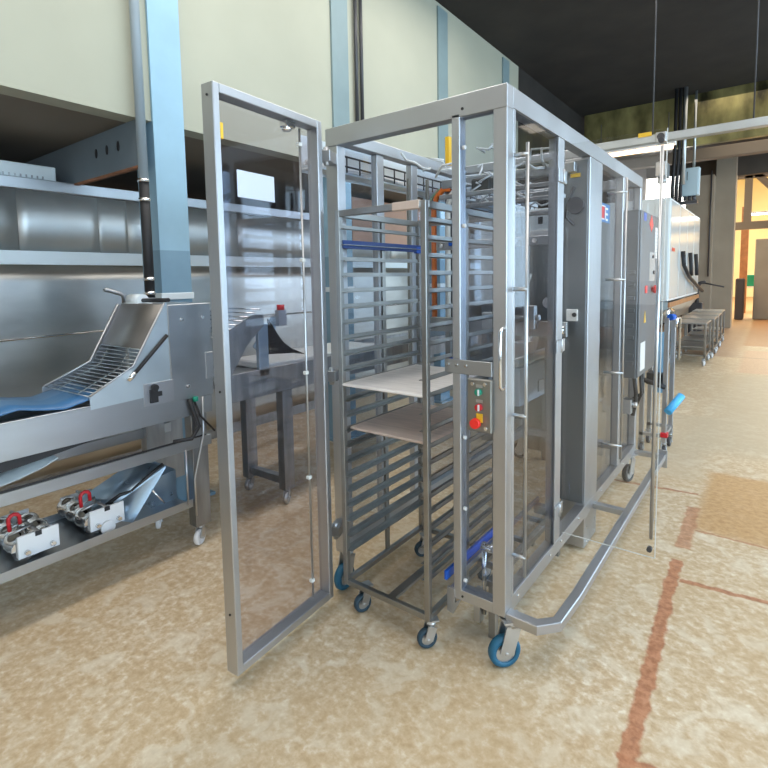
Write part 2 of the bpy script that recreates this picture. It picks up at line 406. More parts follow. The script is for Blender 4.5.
# ================================================================== LONG STAINLESS TUNNEL (left, behind)
t = thing('stainless_tunnel', (-4.3, 2, 0), 'long stainless clad tunnel wall behind the conveyors with a pale stripe', 'tunnel'); o = t.location
def wavy(y0, y1, z0, z1, amp, x0=-3.5):
    rows = []; n = int((y1-y0)/.12)
    for i in range(13):
        z = z0+(z1-z0)*i/12
        rows.append([(x0+amp*math.sin(2.1*y+z*3)*math.sin(z*4+y*.7), y, z) for y in [y0+(y1-y0)*j/n for j in range(n+1)]])
    return rows
MB(o).sheet(wavy(-6, 9, .12, 1.69, .010), (-.05, 0, 0)).build('lower_cladding', TANKLOW, t)
ys = [-6, -4.5, -3, -1.7, -.43, .12, .35, 1.45, 2.6, 4., 5.5, 7.2, 9]
for a, b in zip(ys, ys[1:]):
    MB(o).sheet([[(-3.5+.004*math.sin((y-a)/(b-a)*PI), y, z) for y in [a+.001+(b-a-.002)*j/8 for j in range(9)]] for z in (1.79, 2.0, 2.22)], (-.05, 0, 0)).build('upper_panel', TANK, t)
m = MB(o); m.tube([(-3.487, -6, 1.165), (-3.487, -1, 1.155), (-3.487, .6, 1.175), (-3.487, 9, 1.17)], .008, 8); m.build('chrome_bead', CHROME, t)  # thin chrome bead added for a bright line along the lower wall
MB(o).box(-3.55, -3.485, -6, 9, 1.69, 1.79).build('pale_stripe', mat('pale_stripe_paint', (.80, .90, .95), .35), t, .004)
MB(o).box(-5.2, -3.44, -6, 9, 2.22, 2.30).build('top_ledge', FRAME, t, .004)
MB(o).box(-5.2, -3.56, -6, 9, 0.0, 2.22).build('body', DARKST, t)
MB((-3.45, 4.1, 2.0)).box(-3.438, -3.40, 3.1, 5.4, 2.0, 2.56).build('salmon_slab', mat('salmon_tone', (.62, .36, .25), .5, 0, .08, 2), bev=.004, label='salmon coloured slab high behind the rack above the tunnel stripe', cat='panel')  # plain salmon slab added for a warm patch that is not identified
t = thing('junction_box', (-3.65, -.4, 2.3), 'small pale box sitting on top of the stainless tunnel at far left', 'box'); o = t.location
MB(o).box(-3.85, -3.5, -.66, -.16, 2.302, 2.41).build('body', WHITEPAINT, t, .006)
m = MB(o)
for i in range(8): MB(o).box(-3.505, -3.497, -.50+.035*i, -.49+.035*i, 2.312, 2.332).build('vent_slot', DARKST, t)
m = MB((-2.45, -.3, 1.40)); m.tube([(-2.35, -.385, 1.505), (-2.35, -.375, 1.51), (-2.35, -.30, 1.485), (-2.35, -.275, 1.47), (-2.35, -.27, 1.39)], .013)
HANDLEPIPE = m

# ================================================================== LEFT CONVEYOR (near unit)
XF, XB = -1.83, -2.30
t = thing('infeed_conveyor', (-2.06, -1.2, 0), 'near stainless conveyor table at left with grilled hood, lower shelf and white casters', 'conveyor'); CV = t; o = t.location
MB(o).box(XF-.012, XF, -3.2, -.045, .785, .950).box(XF-.03, XF, -3.2, -.045, .945, .955).build('side_beam', STEEL, t, .002)
MB(o).box(XB, XB+.012, -3.2, -.045, .785, .950).build('side_beam', STEEL, t, .002)
m = MB(o)
for y in (-2.6, -1.9, -1.2, -.5): m.box(XB+.012, XF-.012, y, y+.04, .80, .84)
m.build('cross_member', DARKST, t)
# belts
rows = []
for i in range(25):
    y = -2.9+i*(2.27/24); s = (y+.63)
    z = .955+(.04 if s < 0 else 0)*0+.045*math.exp(-((y+1.02)/.13)**2)+.055*math.exp(-((y+.63)/.12)**2)
    rows.append([(XB+.02, y, z), (XB+.18, y, z), (XF-.18, y, z), (XF-.02, y, z)])
MB(o).sheet(rows, (0, 0, -.006)).build('blue_belt', BELT, t, label='blue conveyor belt rising under the hood')
rows = [[(XB+.05, y, z), (XF-.10, y, z)] for y, z in ((-3.0, .72), (-2.2, .64), (-1.6, .615), (-1.2, .635), (-1.0, .665), (-.9, .69), (-.84, .715))]
MB(o).prism([(-3.2, .79), (-3.2, .76), (-2.0, .70), (-1.3, .715), (-1.0, .742), (-.8, .766), (-.62, .79)], 'x', XB+.02, XF-.02).build('gap_shade', BLACK, t, label='black block standing for the shade in the gap under the side beam')  # shade of the gap between beam and belt, modelled as solid black
MB(o).sheet(rows, (0, 0, -.006)).build('return_belt', CANVAS, t, label='pale sagging underside of the belt')
MB(o).sheet([[(XB+.02, y, .86), (XF-.02, y, .86)] for y in (-2.9, -.1)], (0, 0, -.01)).build('slider_bed', DARKST, t)
# hood with low and steep part
prof = [(-.72, .935), (-.72, 1.0), (-.50, 1.115), (-.318, 1.43), (-.30, 1.44), (-.30, .95)]
MB(o).prism(prof, 'x', XF-.004, XF+.003).build('hood_side', FILM, t)
prof2 = [(-.72, .94), (-.72, .985), (-.50, 1.09), (-.345, 1.40), (-.32, 1.41), (-.33, 1.38), (-.485, 1.07), (-.70, .965)]
hb = MB(o).prism([(-.76, .955), (-.76, 1.0), (-.51, 1.10), (-.335, 1.42), (-.31, 1.42), (-.31, .955)], 'x', XB, XB+.006).build('hood_side', FRAME, t)
m = MB(o); m.sheet([[(XB+.006, y, z), (XF-.006, y, z)] for y, z in ((-.44, 1.20), (-.318, 1.425), (-.30, 1.43))], (0, .002, -.004))
m.build('hood_panel', BROWNST, t)
m = MB(o)
path = [(-.72, 1.0), (-.50, 1.105), (-.44, 1.20)]
def lerp(a, b, k): return a+(b-a)*k
for i in range(9):
    k = i/9; m.tube([(XB, lerp(-.74, -.50, k), lerp(1.0, 1.10, k)), (XF-.003, lerp(-.72, -.50, k), lerp(1.0, 1.11, k))], .0032, 6)
for i in range(6):
    k = i/5.5; m.tube([(XB, lerp(-.50, -.44, k), lerp(1.10, 1.205, k)), (XF-.003, lerp(-.50, -.44, k), lerp(1.11, 1.205, k))], .0032, 6)
for x in (XB+.1, XB+.33): m.tube([(x, -.72, .995), (x, -.50, 1.10), (x, -.44, 1.2)], .0035, 6)
m.build('grille', THINROD, t)
m = MB(o); m.tube([(XB, -.75, 1.002), (XB, -.51, 1.105), (XB, -.335, 1.425)], .008, 8); m.tube([(XF, -.72, 1.002), (XF, -.50, 1.118), (XF, -.312, 1.438)], .006, 8)
m.build('hood_edge', FRAME, t)
MB(o).tube([(XF+.012, -.312, 1.262), (XF+.012, -.52, 1.062)], .010, 10).build('gas_strut', BLACK, t)
MB(o).tube([(XF+.01, -.535, 1.05), (XF+.016, -.50, 1.085)], .014, 8).build('strut_clevis', CHROME, t)
# top motor, white
m = MB(o); m.tube([(-2.27, -.27, 1.445), (-2.13, -.27, 1.445)], .036, 16); m.box(-2.28, -2.12, -.31, -.22, 1.415, 1.43)
m.build('motor', WHITEPAINT, t)
MB(o).tube([(-2.13, -.27, 1.445), (-1.86, -.27, 1.45)], .012, 10).build('motor_shaft', BLACK, t)
HANDLEPIPE.o = o; HANDLEPIPE.build('crank_pipe', FRAME, t)
# housing box
MB(o).box(-2.28, XF+.005, -.298, -.035, .885, 1.425).build('housing', STEEL, t, .003)
m = MB(o)
for y, z in ((-.22, 1.34), (-.09, 1.345), (-.2, .96)): m.tube([(XF+.005, y, z), (XF+.014, y, z)], .009, 10)
m.build('housing_bolt', CHROME, t)
MB(o).box(XF, XF+.006, -.455, -.285, .895, 1.015).build('bearing_plate', FRAME, t, .001)
m = MB(o); m.tube([(XF+.004, -.40, .99), (XF+.03, -.40, .99)], .018, 10); m.box(XF+.006, XF+.022, -.425, -.385, .91, .98); m.box(XF+.006, XF+.018, -.39, -.36, .94, .965)
m.build('tensioner', BLACK, t)
MB(o).box(XF+.006, XF+.016, -.085, -.035, .985, 1.14).build('latch_plate', FRAME, t, .002)
# lower rail, legs, shelf
MB(o).box(XF-.03, XF, -3.2, -.06, .590, .650).build('lower_rail', STEEL, t, .002)
MB(o).box(XB, XB+.03, -3.2, -.06, .590, .650).build('lower_rail', STEEL, t, .002)
MB(o).box(XF-.004, XF+.003, -3.2, -.10, .652, .660).build('rubber_strip', BLACK, t)
MB(o).box(XF-.073, XF-.0015, -.185, -.085, .12, .784).build('leg', DARKST, t, .002)
MB(o).box(XB+.0015, XB+.07, -.245, -.125, .12, .784).build('leg', DARKST, t, .002)
MB(o).box(XF-.073, XF-.0015, -2.9, -2.8, .12, .784).build('leg', DARKST, t, .002)
MB(o).box(XB+.0015, XB+.07, -2.9, -2.8, .12, .784).build('leg', DARKST, t, .002)
m = MB(o); m.tube([(XF+.012, -.115, .885), (XF+.012, -.12, .66), (XF+.012, -.19, .42), (XF+.012, -.19, .2)], .006, 8); m.tube([(XF+.008, -.235, .60), (XF+.008, -.235, .28)], .005, 8)
m.build('conduit', ZINC, t)
m = MB(o); m.tube([(XF+.012, -.20, .885), (XF+.025, -.18, .80), (XF+.02, -.15, .72), (XF+.02, -.20, .66), (XF, -.30, .665)], .011, 8); m.tube([(XF+.01, -.17, .88), (XF+.02, -.14, .78), (XF+.02, -.05, .67)], .006, 8)
m.build('cable', BLACK, t)
MB(o).tube([(XF+.02, -.165, .895), (XF+.02, -.165, .87)], .015, 10).build('green_connector', GREEN, t)
m = MB(o); m.box(XB+.02, XF, -3.2, -.20, .255, .262); m.box(XF-.004, XF+.001, -3.2, -.20, .255, .300); m.box(XB+.02, XB+.024, -3.2, -.2, .255, .300)
m.build('shelf', STEEL, t)
for (x, y, a) in ((XF-.035, -.135, .4), (XB+.035, -.18, 1.), (XF-.035, -2.85, 0), (XB+.035, -2.85, .2)):
    caster(t, o, x, y, .122, .045, .028, WHITEP, WHITEP, a+PI/2)
MB(o).box(XB-.012, XB-.004, -.125, .04, .26, .80).build('rear_panel', DARKST, t)
# roller units on the shelf
def roller_unit(y, disc, label):
    t = thing('roller_unit', (-2.05, y, .262), label, 'machine part', 'roller units on the conveyor shelf'); o = t.location
    zt = .405
    m = MB(o); m.box(-1.905, -1.893, y-.085, y+.085, .300, zt); m.build('end_plate', WHITEP, t, .002)
    MB(o).box(-2.27, -2.258, y-.08, y+.08, .28, .385).build('end_plate', WHITEP, t, .002)
    if disc: MB(o).tube([(-1.892, y-.005, .298), (-1.878, y-.005, .298)], .035, 20).build('white_disc', WHITEP, t)
    MB(o).box(-1.8925, -1.889, y-.014, y+.012, .385, zt+.002).build('notch', BLACK, t)
    for q, (dy, R) in enumerate(((-.052, .054), (.052, .054))):
        n = 3; pts = []; rad = []
        for k in range(n*8+1):
            x = -2.25+.34*k/(n*8); pts.append((x, y+dy, .335)); rad.append(R*(.84+.16*math.cos(k/8*2*PI+q*PI)))
        rr = MB(o).tube(pts, rad, 20).build('roller', CHROME, t)
        MB(o).tube([(-1.892, y+dy, .325), (-1.872, y+dy, .325)], .011, 10).build('shaft_end', CHROME, rr)
    MB(o).tube([(-2.0, y-.02, .262), (-2.0, y-.02, .285)], .05, 12).build('foot', DARKST, t)
    m = MB(o)
    for x in (-2.03, -1.96): m.tube([(x, y-.10, .40), (x, y-.1+.10, .42)], .006, 8)
    m.tube([(-2.25, y-.0, .40), (-1.90, y+.0, .40)], .008, 8); m.build('tie_rod', ZINC, t)
    # red hook handle
    pts = [(-1.985, y-.085, .41), (-1.985, y-.088, .455)]+[(-1.985, y-.065+.022*math.cos(a), .462+.022*math.sin(a)) for a in (PI*.9, PI*.7, PI*.5, PI*.3, PI*.1)]+[(-1.985, y-.042, .43)]
    MB(o).tube(pts, .009, 10).build('red_handle', RED, t)
roller_unit(-.645, True, 'steel roller unit with white disc on its plate, nearer the bent sheet')
roller_unit(-.955, False, 'steel roller unit with plain white plate at the left edge of the shelf')
# leaning sheet metal bracket with black hose, grey bin
t = thing('folded_sheet', (-1.95, -.45, .262), 'folded pale sheet metal chute leaning on the shelf beside the roller unit', 'sheet metal'); o = t.location
m = MB(o); m.sheet([[(-2.12, -.70, .40), (-1.98, -.66, .33)], [(-2.03, -.42, .555), (-1.86, -.34, .53)]], (0, .003, -.004))
m.sheet([[(-1.98, -.66, .33), (-1.90, -.52, .27)], [(-1.86, -.34, .53), (-1.86, -.34, .528)]], (.002, .003, -.004)); m.build('sheet', BLUEST, t)
MB(o).tube([(-1.98, -.62, .375), (-1.95, -.55, .42), (-1.93, -.50, .425), (-1.90, -.42, .49), (-1.88, -.34, .54)], .010, 8).build('black_edge', BLACK, t)
MB(o).tube([(-1.86, -.42, .42), (-1.85, -.36, .33)], .005, 6).build('prop_rod', CHROME, t)
m = MB((-2.0, -.3, .05)); m.prism([(-.36, .262), (-.36, .42), (-.20, .44), (-.20, .262)], 'x', -2.25, -2.0)
m.build('side_panel', BLUEST, label='dull blue steel panel standing on the shelf behind the conveyor leg', cat='panel')

# ================================================================== SECOND CONVEYOR (seen through the open door)
t = thing('outfeed_conveyor', (-2.06, 1.5, 0), 'second conveyor table seen through the open glass door, with dark curved guard', 'conveyor'); o = t.location
MB(o).box(XF-.012, XF, .0, 3.4, .80, .975).build('side_beam', DARKST, t, .002)
MB(o).box(XB, XB+.012, .0, 3.4, .80, .975).build('side_beam', DARKST, t, .002)
MB(o).box(XB+.012, XF-.012, .0, 3.4, .93, .945).build('bed', STEEL, t)
MB(o).box(XB+.03, XF-.03, .42, 1.6, .95, 1.0).build('belt', CANVAS, t, .01)
for x in (XF-.07, XB):
    for y in (.50, 3.0): MB(o).box(x+.0015, x+.0685, y, y+.09, .10, .799).build('leg', DARKST, t, .002)
MB(o).box(XB+.07, XF-.07, .52, .57, .13, .18).build('cross_bar', DARKST, t)
for (x, y, a) in ((XF-.035, .545, .6), (XB+.035, .545, .3), (XF-.035, 3.05, 0), (XB+.035, 3.05, 0)): caster(t, o, x, y, .112, .045, .028, ZINC, WHITEP, a+PI/2)
# hood with grille (mirror-like) and dark curved guard
MB(o).prism([(.0, .975), (.0, 1.20), (.28, 1.335), (.36, 1.33), (.36, 1.26), (.22, 1.14), (.10, .975)], 'x', XF-.006, XF+.002).build('hood_side', DARKST, t)
MB(o).prism([(.0, .975), (.0, 1.20), (.30, 1.36), (.38, 1.345), (.38, .975)], 'x', XB, XB+.006).build('hood_side', STEEL, t)
m = MB(o)
for i in range(8): m.tube([(XB, .02+.045*i, 1.21+.022*i), (XF-.003, .02+.045*i, 1.21+.022*i)], .005, 6)
m.build('grille', CHROME, t)
pts = [(.40, 1.30)]+[(.40+.36*k/8, 1.30-.27*(1-(1-k/8)**2)**.9) for k in range(1, 9)]+[(.40, 1.06)]
MB(o).prism([(.40, 1.30), (.44, 1.25), (.48, 1.19), (.53, 1.13), (.60, 1.08), (.74, 1.02), (.62, 1.045), (.40, 1.065)], 'x', XF-.012, XF-.004).build('curved_guard', BLACK, t)
MB(o).box(XF-.03, XF-.0, .315, .395, .93, 1.27).build('guard_post', BLUEST, t, .002)
MB(o).prism([(.62, 1.06), (.80, 1.27), (.84, 1.27), (.84, 1.0), (.66, 1.02)], 'x', XB+.02, XB+.03).build('side_wing', BLUEST, t)
MB(o).box(XB+.05, XB+.09, .82, .90, 1.20, 1.32).build('end_post', FRAME, t)
MB(o).tube([(XB+.07, .86, 1.32), (XB+.07, .86, 1.36)], .03, 12).build('red_knob', RED, t)

# ================================================================== ENCLOSURE MACHINE
W, LN, HT, ZB = .905, 2.38, 2.246, .205
t = thing('machine_enclosure', (-.45, 1.2, 0), 'large stainless framed machine enclosure on blue casters with clear panels and open doors', 'machine'); EN = t; o = t.location
def part(name, m_, mt, bev=.002, parent=None, **kw): return m_.build(name, mt, parent or EN, bev, **kw)
# posts
part('corner_post', MB(o).box(-.055, 0, 0, .055, ZB, HT-.083), FRAME, .002)
part('corner_post', MB(o).box(-W, -W+.075, 0, .055, ZB, HT-.083), FRAME, .004)
part('corner_post', MB(o).box(-.055, 0, LN-.055, LN, ZB+.06, HT-.075), FRAME, .004)
part('corner_post', MB(o).box(-W, -W+.06, LN-.055, LN, ZB, HT), FRAME, .004)
part('front_post', MB(o).box(-.232, -.195, 0, .05, ZB, HT-.07), FRAME, .003)
for y0, y1 in ((.57, .64), (1.80, 1.875)): part('side_post', MB(o).box(-.05, -.0005, y0, y1, ZB+.06, HT-.075), FRAME, .003)
for y0, y1 in ((.34, .40), (.66, .72), (1.30, 1.36), (1.85, 1.91)): part('left_post', MB(o).box(-W, -W+.04, y0, y1, ZB, HT-.06), FRAME, .003)
part('column_box', MB(o).box(-.135, -.001, 1.06, 1.30, .02, HT-.075), FRAME, .003, label='opaque stainless column reaching down to the floor')
m = MB(o)
for z in (.05, .12, .19): m.tube([(-.001, 1.26, z), (.005, 1.26, z)], .005, 6)
for z in (.05, .13): m.tube([(-.001, 1.09, z), (.005, 1.09, z)], .005, 6)
part('column_bolt', m, CHROME, 0)
# beams
part('top_beam', MB(o).box(-W, 0, 0, .055, HT-.083, HT), FRAME, .002)
part('top_beam', MB(o).box(-.054, 0, .055, LN, HT-.075, HT), FRAME, .001)
part('top_beam', MB(o).box(-W, -W+.055, .055, LN, HT-.06, HT), FRAME, .004)
part('top_beam', MB(o).box(-W+.05, -.05, LN-.06, LN, HT-.07, HT), FRAME, .004)
part('top_beam', MB(o).box(-W+.05, -.05, 1.16, 1.20, HT-.05, HT), FRAME, .004)
part('bottom_beam', MB(o).box(-.25, -.055, .001, .054, ZB, ZB+.045), FRAME, .001)
part('bottom_beam', MB(o).box(-.053, 0, .055, LN, ZB-.005, ZB+.060), FRAME, .001)
part('bottom_beam', MB(o).box(-W, -W+.053, .05, LN, ZB-.005, ZB+.060), FRAME, .003)
part('bottom_beam', MB(o).box(-W+.05, -.05, LN-.06, LN, ZB, ZB+.05), FRAME, .003)
m = MB(o)
for y in (.12, .5, .66, .95, 1.4, 1.7, 1.95, 2.2): m.tube([(0, y, ZB+.035), (.006, y, ZB+.035)], .006, 8)
part('frame_bolt', m, CHROME, 0)
part('corner_gusset', MB(o).prism([(-.262, ZB-.065), (-.262, ZB+.04), (-.225, ZB+.04), (-.225, ZB-.02), (-.20, ZB-.0), (-.235, ZB-.072)], 'y', -.004, .01), FRAME, .001)
m = MB(o); m.box(-.19, -.16, .10, .14, .06, ZB); m.tube([(-.15, .09, .165), (-.12, .09, .165)], .012, 8)
part('floor_stop', m, ZINC, .002)
# holes plugs
m = MB(o); m.tube([(-.183, -.002, HT-.055), (-.183, .01, HT-.055)], .006, 8); m.tube([(-.19, -.002, ZB+.02), (-.19, .01, ZB+.02)], .005, 8)
part('hole_plug', m, BLACK, 0)
# bumper rail
bz = .205
m = MB(o)
P = [(0, .027, bz), (.125, .02, bz), (.180, .085, bz), (.190, .35, bz), (.190, 2.36, bz)]
outer = [(-.0, .0), (.128, -.002), (.195, .075), (.205, .30), (.205, 2.38), (.165, 2.38), (.165, .30), (.158, .092), (.112, .045), (-.0, .045)]
m.prism(outer, 'z', bz-.018, bz+.022)
part('bumper_rail', m, FRAME, .003)
part('bumper_strut', MB(o).box(-.002, .17, 1.22, 1.26, bz-.012, bz+.020), FRAME, .002)
part('bumper_strut', MB(o).box(-.002, .17, 2.33, 2.375, bz-.012, bz+.020), FRAME, .002)
part('bumper_end_plate', MB(o).box(.15, .215, 2.36, 2.375, bz-.08, bz+.05), FRAME, .002)
# casters
for (x, y, a, ty) in ((.012, .03, .85, BLUEW), (-.87, .05, 1.6, BLUEW), (-.02, 2.30, 1.3, DARKP), (-.86, 2.30, .1, DARKP)):
    c = caster(EN, o, x, y, ZB-.004, .066, .036, ty, ZINC, a)
# fixed front pane (narrow)
part('glass_pane', MB(o).box(-.196, -.055, .022, .027, ZB+.045, HT-.083), GLASS2, 0)
part('glass_pane', MB(o).box(-.045, -.040, 1.36-.02, 1.80, ZB+.06, HT-.075), SIDEG, 0)
part('glass_pane', MB(o).box(-.045, -.040, 1.875, LN-.055, ZB+.06, HT-.075), SIDEG, 0)
for a, b in ((.055, .38), (.76, 1.30), (1.36, 1.85), (1.91, LN-.055)):
    part('glass_pane', MB(o).box(-W+.015, -W+.02, a, b, ZB+.06, HT-.06), GLASS2, 0)
m = MB(o)
for z in (.29, .60, .9, 1.75, 2.05): m.tube([(-.19, .015, z), (-.178, .015, z)], .008, 8)
part('pane_clip', m, WHITEP, 0)
# side door (closed) bay one
sd = part('side_door', MB(o).box(-.006, .001, .055, .075, ZB+.06, HT-.078).box(-.006, .001, .555, .572, ZB+.06, HT-.078), FRAME, .001)
MB(o).box(-.012, -.008, .06, .57, ZB+.06, HT-.078).build('glass_pane', SIDEG, sd)
def rod(parent, oo, pts, standoffs, r=.0075):
    m = MB(oo); m.tube(pts, r, 10)
    for a, b in standoffs: m.tube([a, b], .0075, 8)
    m.build('door_rod', ZINC, parent)
rod(sd, o, [(.05, .068, .36), (.05, .068, 2.04)], [((-.0, .066, z), (.054, .068, z)) for z in (2.00, 1.50, 1.01, .44)], .0065)
m = MB(o)
for z in (2.00, 1.22, .42): m.box(.0, .008, .545, .60, z-.03, z+.03); m.tube([(.008, .605, z-.032), (.008, .605, z+.032)], .007, 10)
part('hinge', m, FRAME, .002)
m = MB(o)
for z in (2.00, 1.22, .42): m.box(.0, .007, .612, .66, z-.03, z+.03)
part('hinge', m, ZINC, .002)
# bay three rod
rod(EN, o, [(.10, 1.42, .45), (.10, 1.42, 2.10)], [((0, 1.40, z), (.105, 1.42, z)) for z in (2.02, 1.52, .97, .53)], .006)
# open side door, clear sheet
od = MB(o).box(.012, .418, .632, .637, .30, 2.145).build('clear_door', CLEAR, EN, label='clear unframed door sheet standing open at right angles')
m = MB(o)
for z in (.335, 2.10): m.tube([(.398, .622, z), (.398, .645, z)], .011, 12)
m.build('door_bolt', DARKP, od)
MB(o).box(.4185, .4215, .632, .637, .30, 2.145).build('polished_edge', HOSE, od)
MB(o).box(.012, .4185, .632, .637, .297, .2995).build('polished_edge', HOSE, od)
m = MB(o); m.tube([(.408, .60, .40), (.408, .60, 2.07)], .0075, 10)
for z in (2.0, 1.45, .95, .47): m.tube([(.408, .632, z+.008), (.408, .596, z)], .0065, 8)
m.build('door_rod', ZINC, od)
# front opening swing door
DT = thing('open_front_door', (-.80, -.13, 0), 'tall stainless framed glass door swung open toward the viewer, left of the rack', 'door', rz=0)
DT.rotation_euler.z = math.atan2(-.997, .075)     # local +x runs along the door, local +y to the viewer side (+X)
Ld, z0, z1, th = .578, .062, 2.232, .062
def dbox(x0, x1, y0, y1, a, b): return MB().box(x0, x1, y0, y1, a, b)
dbox(0, .030, -th, 0, z0, z1).build('hinge_stile', FRAME, DT, .003)
dbox(Ld-.028, Ld, -th, 0, z0, z1).build('free_stile', FRAME, DT, .003)
dbox(.03, Ld-.028, -th, 0, z1-.034, z1).build('top_rail', FRAME, DT, .003)
dbox(.03, Ld-.028, -th, 0, z0, z0+.034).build('bottom_rail', FRAME, DT, .003)
dbox(.02, Ld-.018, -.048, -.043, z0+.03, z1-.03).build('glass_pane', GLASS, DT)
m = MB(); m.tube([(.112, -.030, z0+.05), (.112, -.030, z1-.05)], .005, 8)
m.build('lock_rod', ZINC, DT)
m = MB()
for z in (2.117, 1.633, 1.144, .673, .192): m.box(.103, .124, -.042, -.022, z-.008, z+.008)
m.build('rod_clip', HOSE, DT, .003)
m = MB(); m.box(.16, .215, -.046, -.005, 2.165, 2.195); m.tube([(.20, -.02, 2.165), (.20, -.02, 2.15)], .02, 12); m.build('door_switch', CHROME, DT, .004)
dbox(Ld-.040, Ld-.028, -.03, -.002, 2.045, 2.10).build('yellow_tag', YELLOW, DT)
m = MB()
for z in (2.19, 1.15, .30): m.tube([(Ld-.001, -.03, z), (Ld+.003, -.03, z)], .0045, 8)
m.build('screw', BLACK, DT)
MB().box(.258, .449, -.0425, -.0415, 1.861, 1.961).build('paper_sheet', PAPER, DT, label='blank white paper taped on the glass')
m = MB(o)
for z in (2.10, 1.10, .35): m.tube([(-.835, -.07, z-.04), (-.835, -.07, z+.04)], .012, 10); m.bar((-.86, -.002, z), (-.83, -.085, z), .05, .05)
part('door_hinge', m, FRAME, .002)

# control box on cross plate
part('cross_plate', MB(o).box(-.262, -.054, -.012, -.002, 1.165, 1.222), STEEL, .002)
m = MB(o)
for x in (-.205, -.165, -.245): m.tube([(x, -.012, 1.20), (x, -.018, 1.20)], .007, 10)
part('plate_bolt', m, CHROME, 0)
cb = part('control_box', MB((o.x-.012, o.y, o.z)).box(-.165, -.062, -.024, .0, .945, 1.155), CABST2, .004)
yb = -.024
MB((o.x-.012, o.y, o.z)).tube([(-.113, yb, 1.105), (-.113, yb-.014, 1.105)], .014, 14).build('green_button', GREEN, cb)
MB((o.x-.012, o.y, o.z)).box(-.112, -.106, yb-.019, yb-.013, 1.094, 1.117).build('white_mark', WHITEP, cb)
MB((o.x-.012, o.y, o.z)).tube([(-.112, yb, 1.045), (-.112, yb-.014, 1.045)], .014, 14).build('red_selector', RED, cb)
MB((o.x-.012, o.y, o.z)).box(-.111, -.105, yb-.019, yb-.013, 1.034, 1.057).build('white_mark', WHITEP, cb)
MB((o.x-.012, o.y, o.z)).box(-.124, -.098, yb-.003, yb, .985, 1.020).build('yellow_plate', YELLOW, cb)
MB((o.x-.012, o.y, o.z)).tube([(-.118, yb, .985), (-.118, yb-.016, .985), (-.118, yb-.018, .985), (-.118, yb-.034, .985)], [.012, .012, .021, .019], 18).build('stop_button', ESTOP, cb)
m = MB((o.x-.012, o.y, o.z))
for x, z in ((-.140, 1.135), (-.088, 1.137), (-.084, .965)): m.tube([(x, yb, z), (x, yb-.006, z)], .007, 10)
m.build('screw', CHROME, cb)
m = MB((o.x-.012, o.y, o.z))
for z in (1.128, 1.069): m.box(-.126, -.098, yb-.002, yb, z-.006, z+.006)
m.build('name_plate', ZINC, cb)
part('pull_handle', MB(o).tube([(-.006, 0, 1.355), (-.006, -.03, 1.357), (-.006, -.042, 1.345), (-.006, -.042, 1.14), (-.006, -.03, 1.126), (-.006, 0, 1.128)], .006, 10), CHROME, 0)

# electrical cabinet on the outside rear bay
ec = part('electrical_cabinet', MB(o).box(.002, .085, 1.86, 2.46, .86, 1.965), CABST, .004)
MB(o).box(.085, .097, 1.865, 2.455, .865, 1.96).build('cabinet_door', CABST, ec, .003)
MB(o).box(.097, .099, 2.16, 2.36, 1.50, 1.70).build('display_plate', ZINC, ec)
m = MB(o); m.tube([(.099, 2.26, 1.67), (.108, 2.26, 1.67)], .012, 10); m.tube([(.099, 2.30, 1.56), (.108, 2.30, 1.56)], .014, 10); m.build('small_knob', DARKP, ec)
MB(o).tube([(.097, 2.28, 1.44), (.107, 2.28, 1.44), (.109, 2.28, 1.44), (.14, 2.28, 1.44)], [.018, .018, .030, .028], 16).build('stop_button', ESTOP, ec)
MB(o).box(.097, .100, 2.03, 2.10, 1.42, 1.47).build('yellow_plate', ESTOP, ec)
MB(o).box(.097, .099, 1.94, 2.02, 1.90, 1.95).build('blue_sticker', BLUEP, ec)
MB(o).prism([(2.13, 1.89), (2.20, 1.955), (2.26, 1.89), (2.20, 1.84)], 'x', .097, .099).build('red_sticker', ESTOP, ec)
MB(o).box(.097, .099, 2.34, 2.44, 1.66, 1.88).build('white_label', WHITEP, ec)
m = MB(o)
for k in range(8): m.box(.099, .0995, 2.35, 2.43, 1.675+.025*k, 1.68+.025*k)
m.build('text_rows', ZINC, ec)
MB(o).prism([(2.02, 1.22), (2.05, 1.30), (2.08, 1.22)], 'x', .097, .099).build('warning_sticker', YELLOW, ec)
MB(o).box(.097, .099, 1.93, 2.08, .90, 1.09).build('white_label', WHITEP, ec)
m = MB(o); m.tube([(.06, 1.95, .86), (.07, 1.97, .74), (.06, 2.01, .66), (.05, 1.98, .58)], .013); m.tube([(.06, 2.15, .86), (.07, 2.15, .7), (.03, 2.2, .6)], .010); m.tube([(.04, 2.3, .86), (.05, 2.3, .68), (-.02, 2.28, .62)], .012)
m.build('cable', BLACK, ec)
m = MB(o); m.box(-.01, .05, 1.93, 2.0, .60, .70); m.tube([(.05, 1.97, .66), (.08, 1.97, .66)], .02, 10)
m.build('valve_block', ZINC, ec, .003)
for k, z in enumerate((1.55, 1.47, 1.38, 1.30, 1.2, 1.12, 1.0, .95)): MB(o).box(.02, .07, 1.854, 1.862, z, z+.025).build('louvre', CABST, ec, .002)
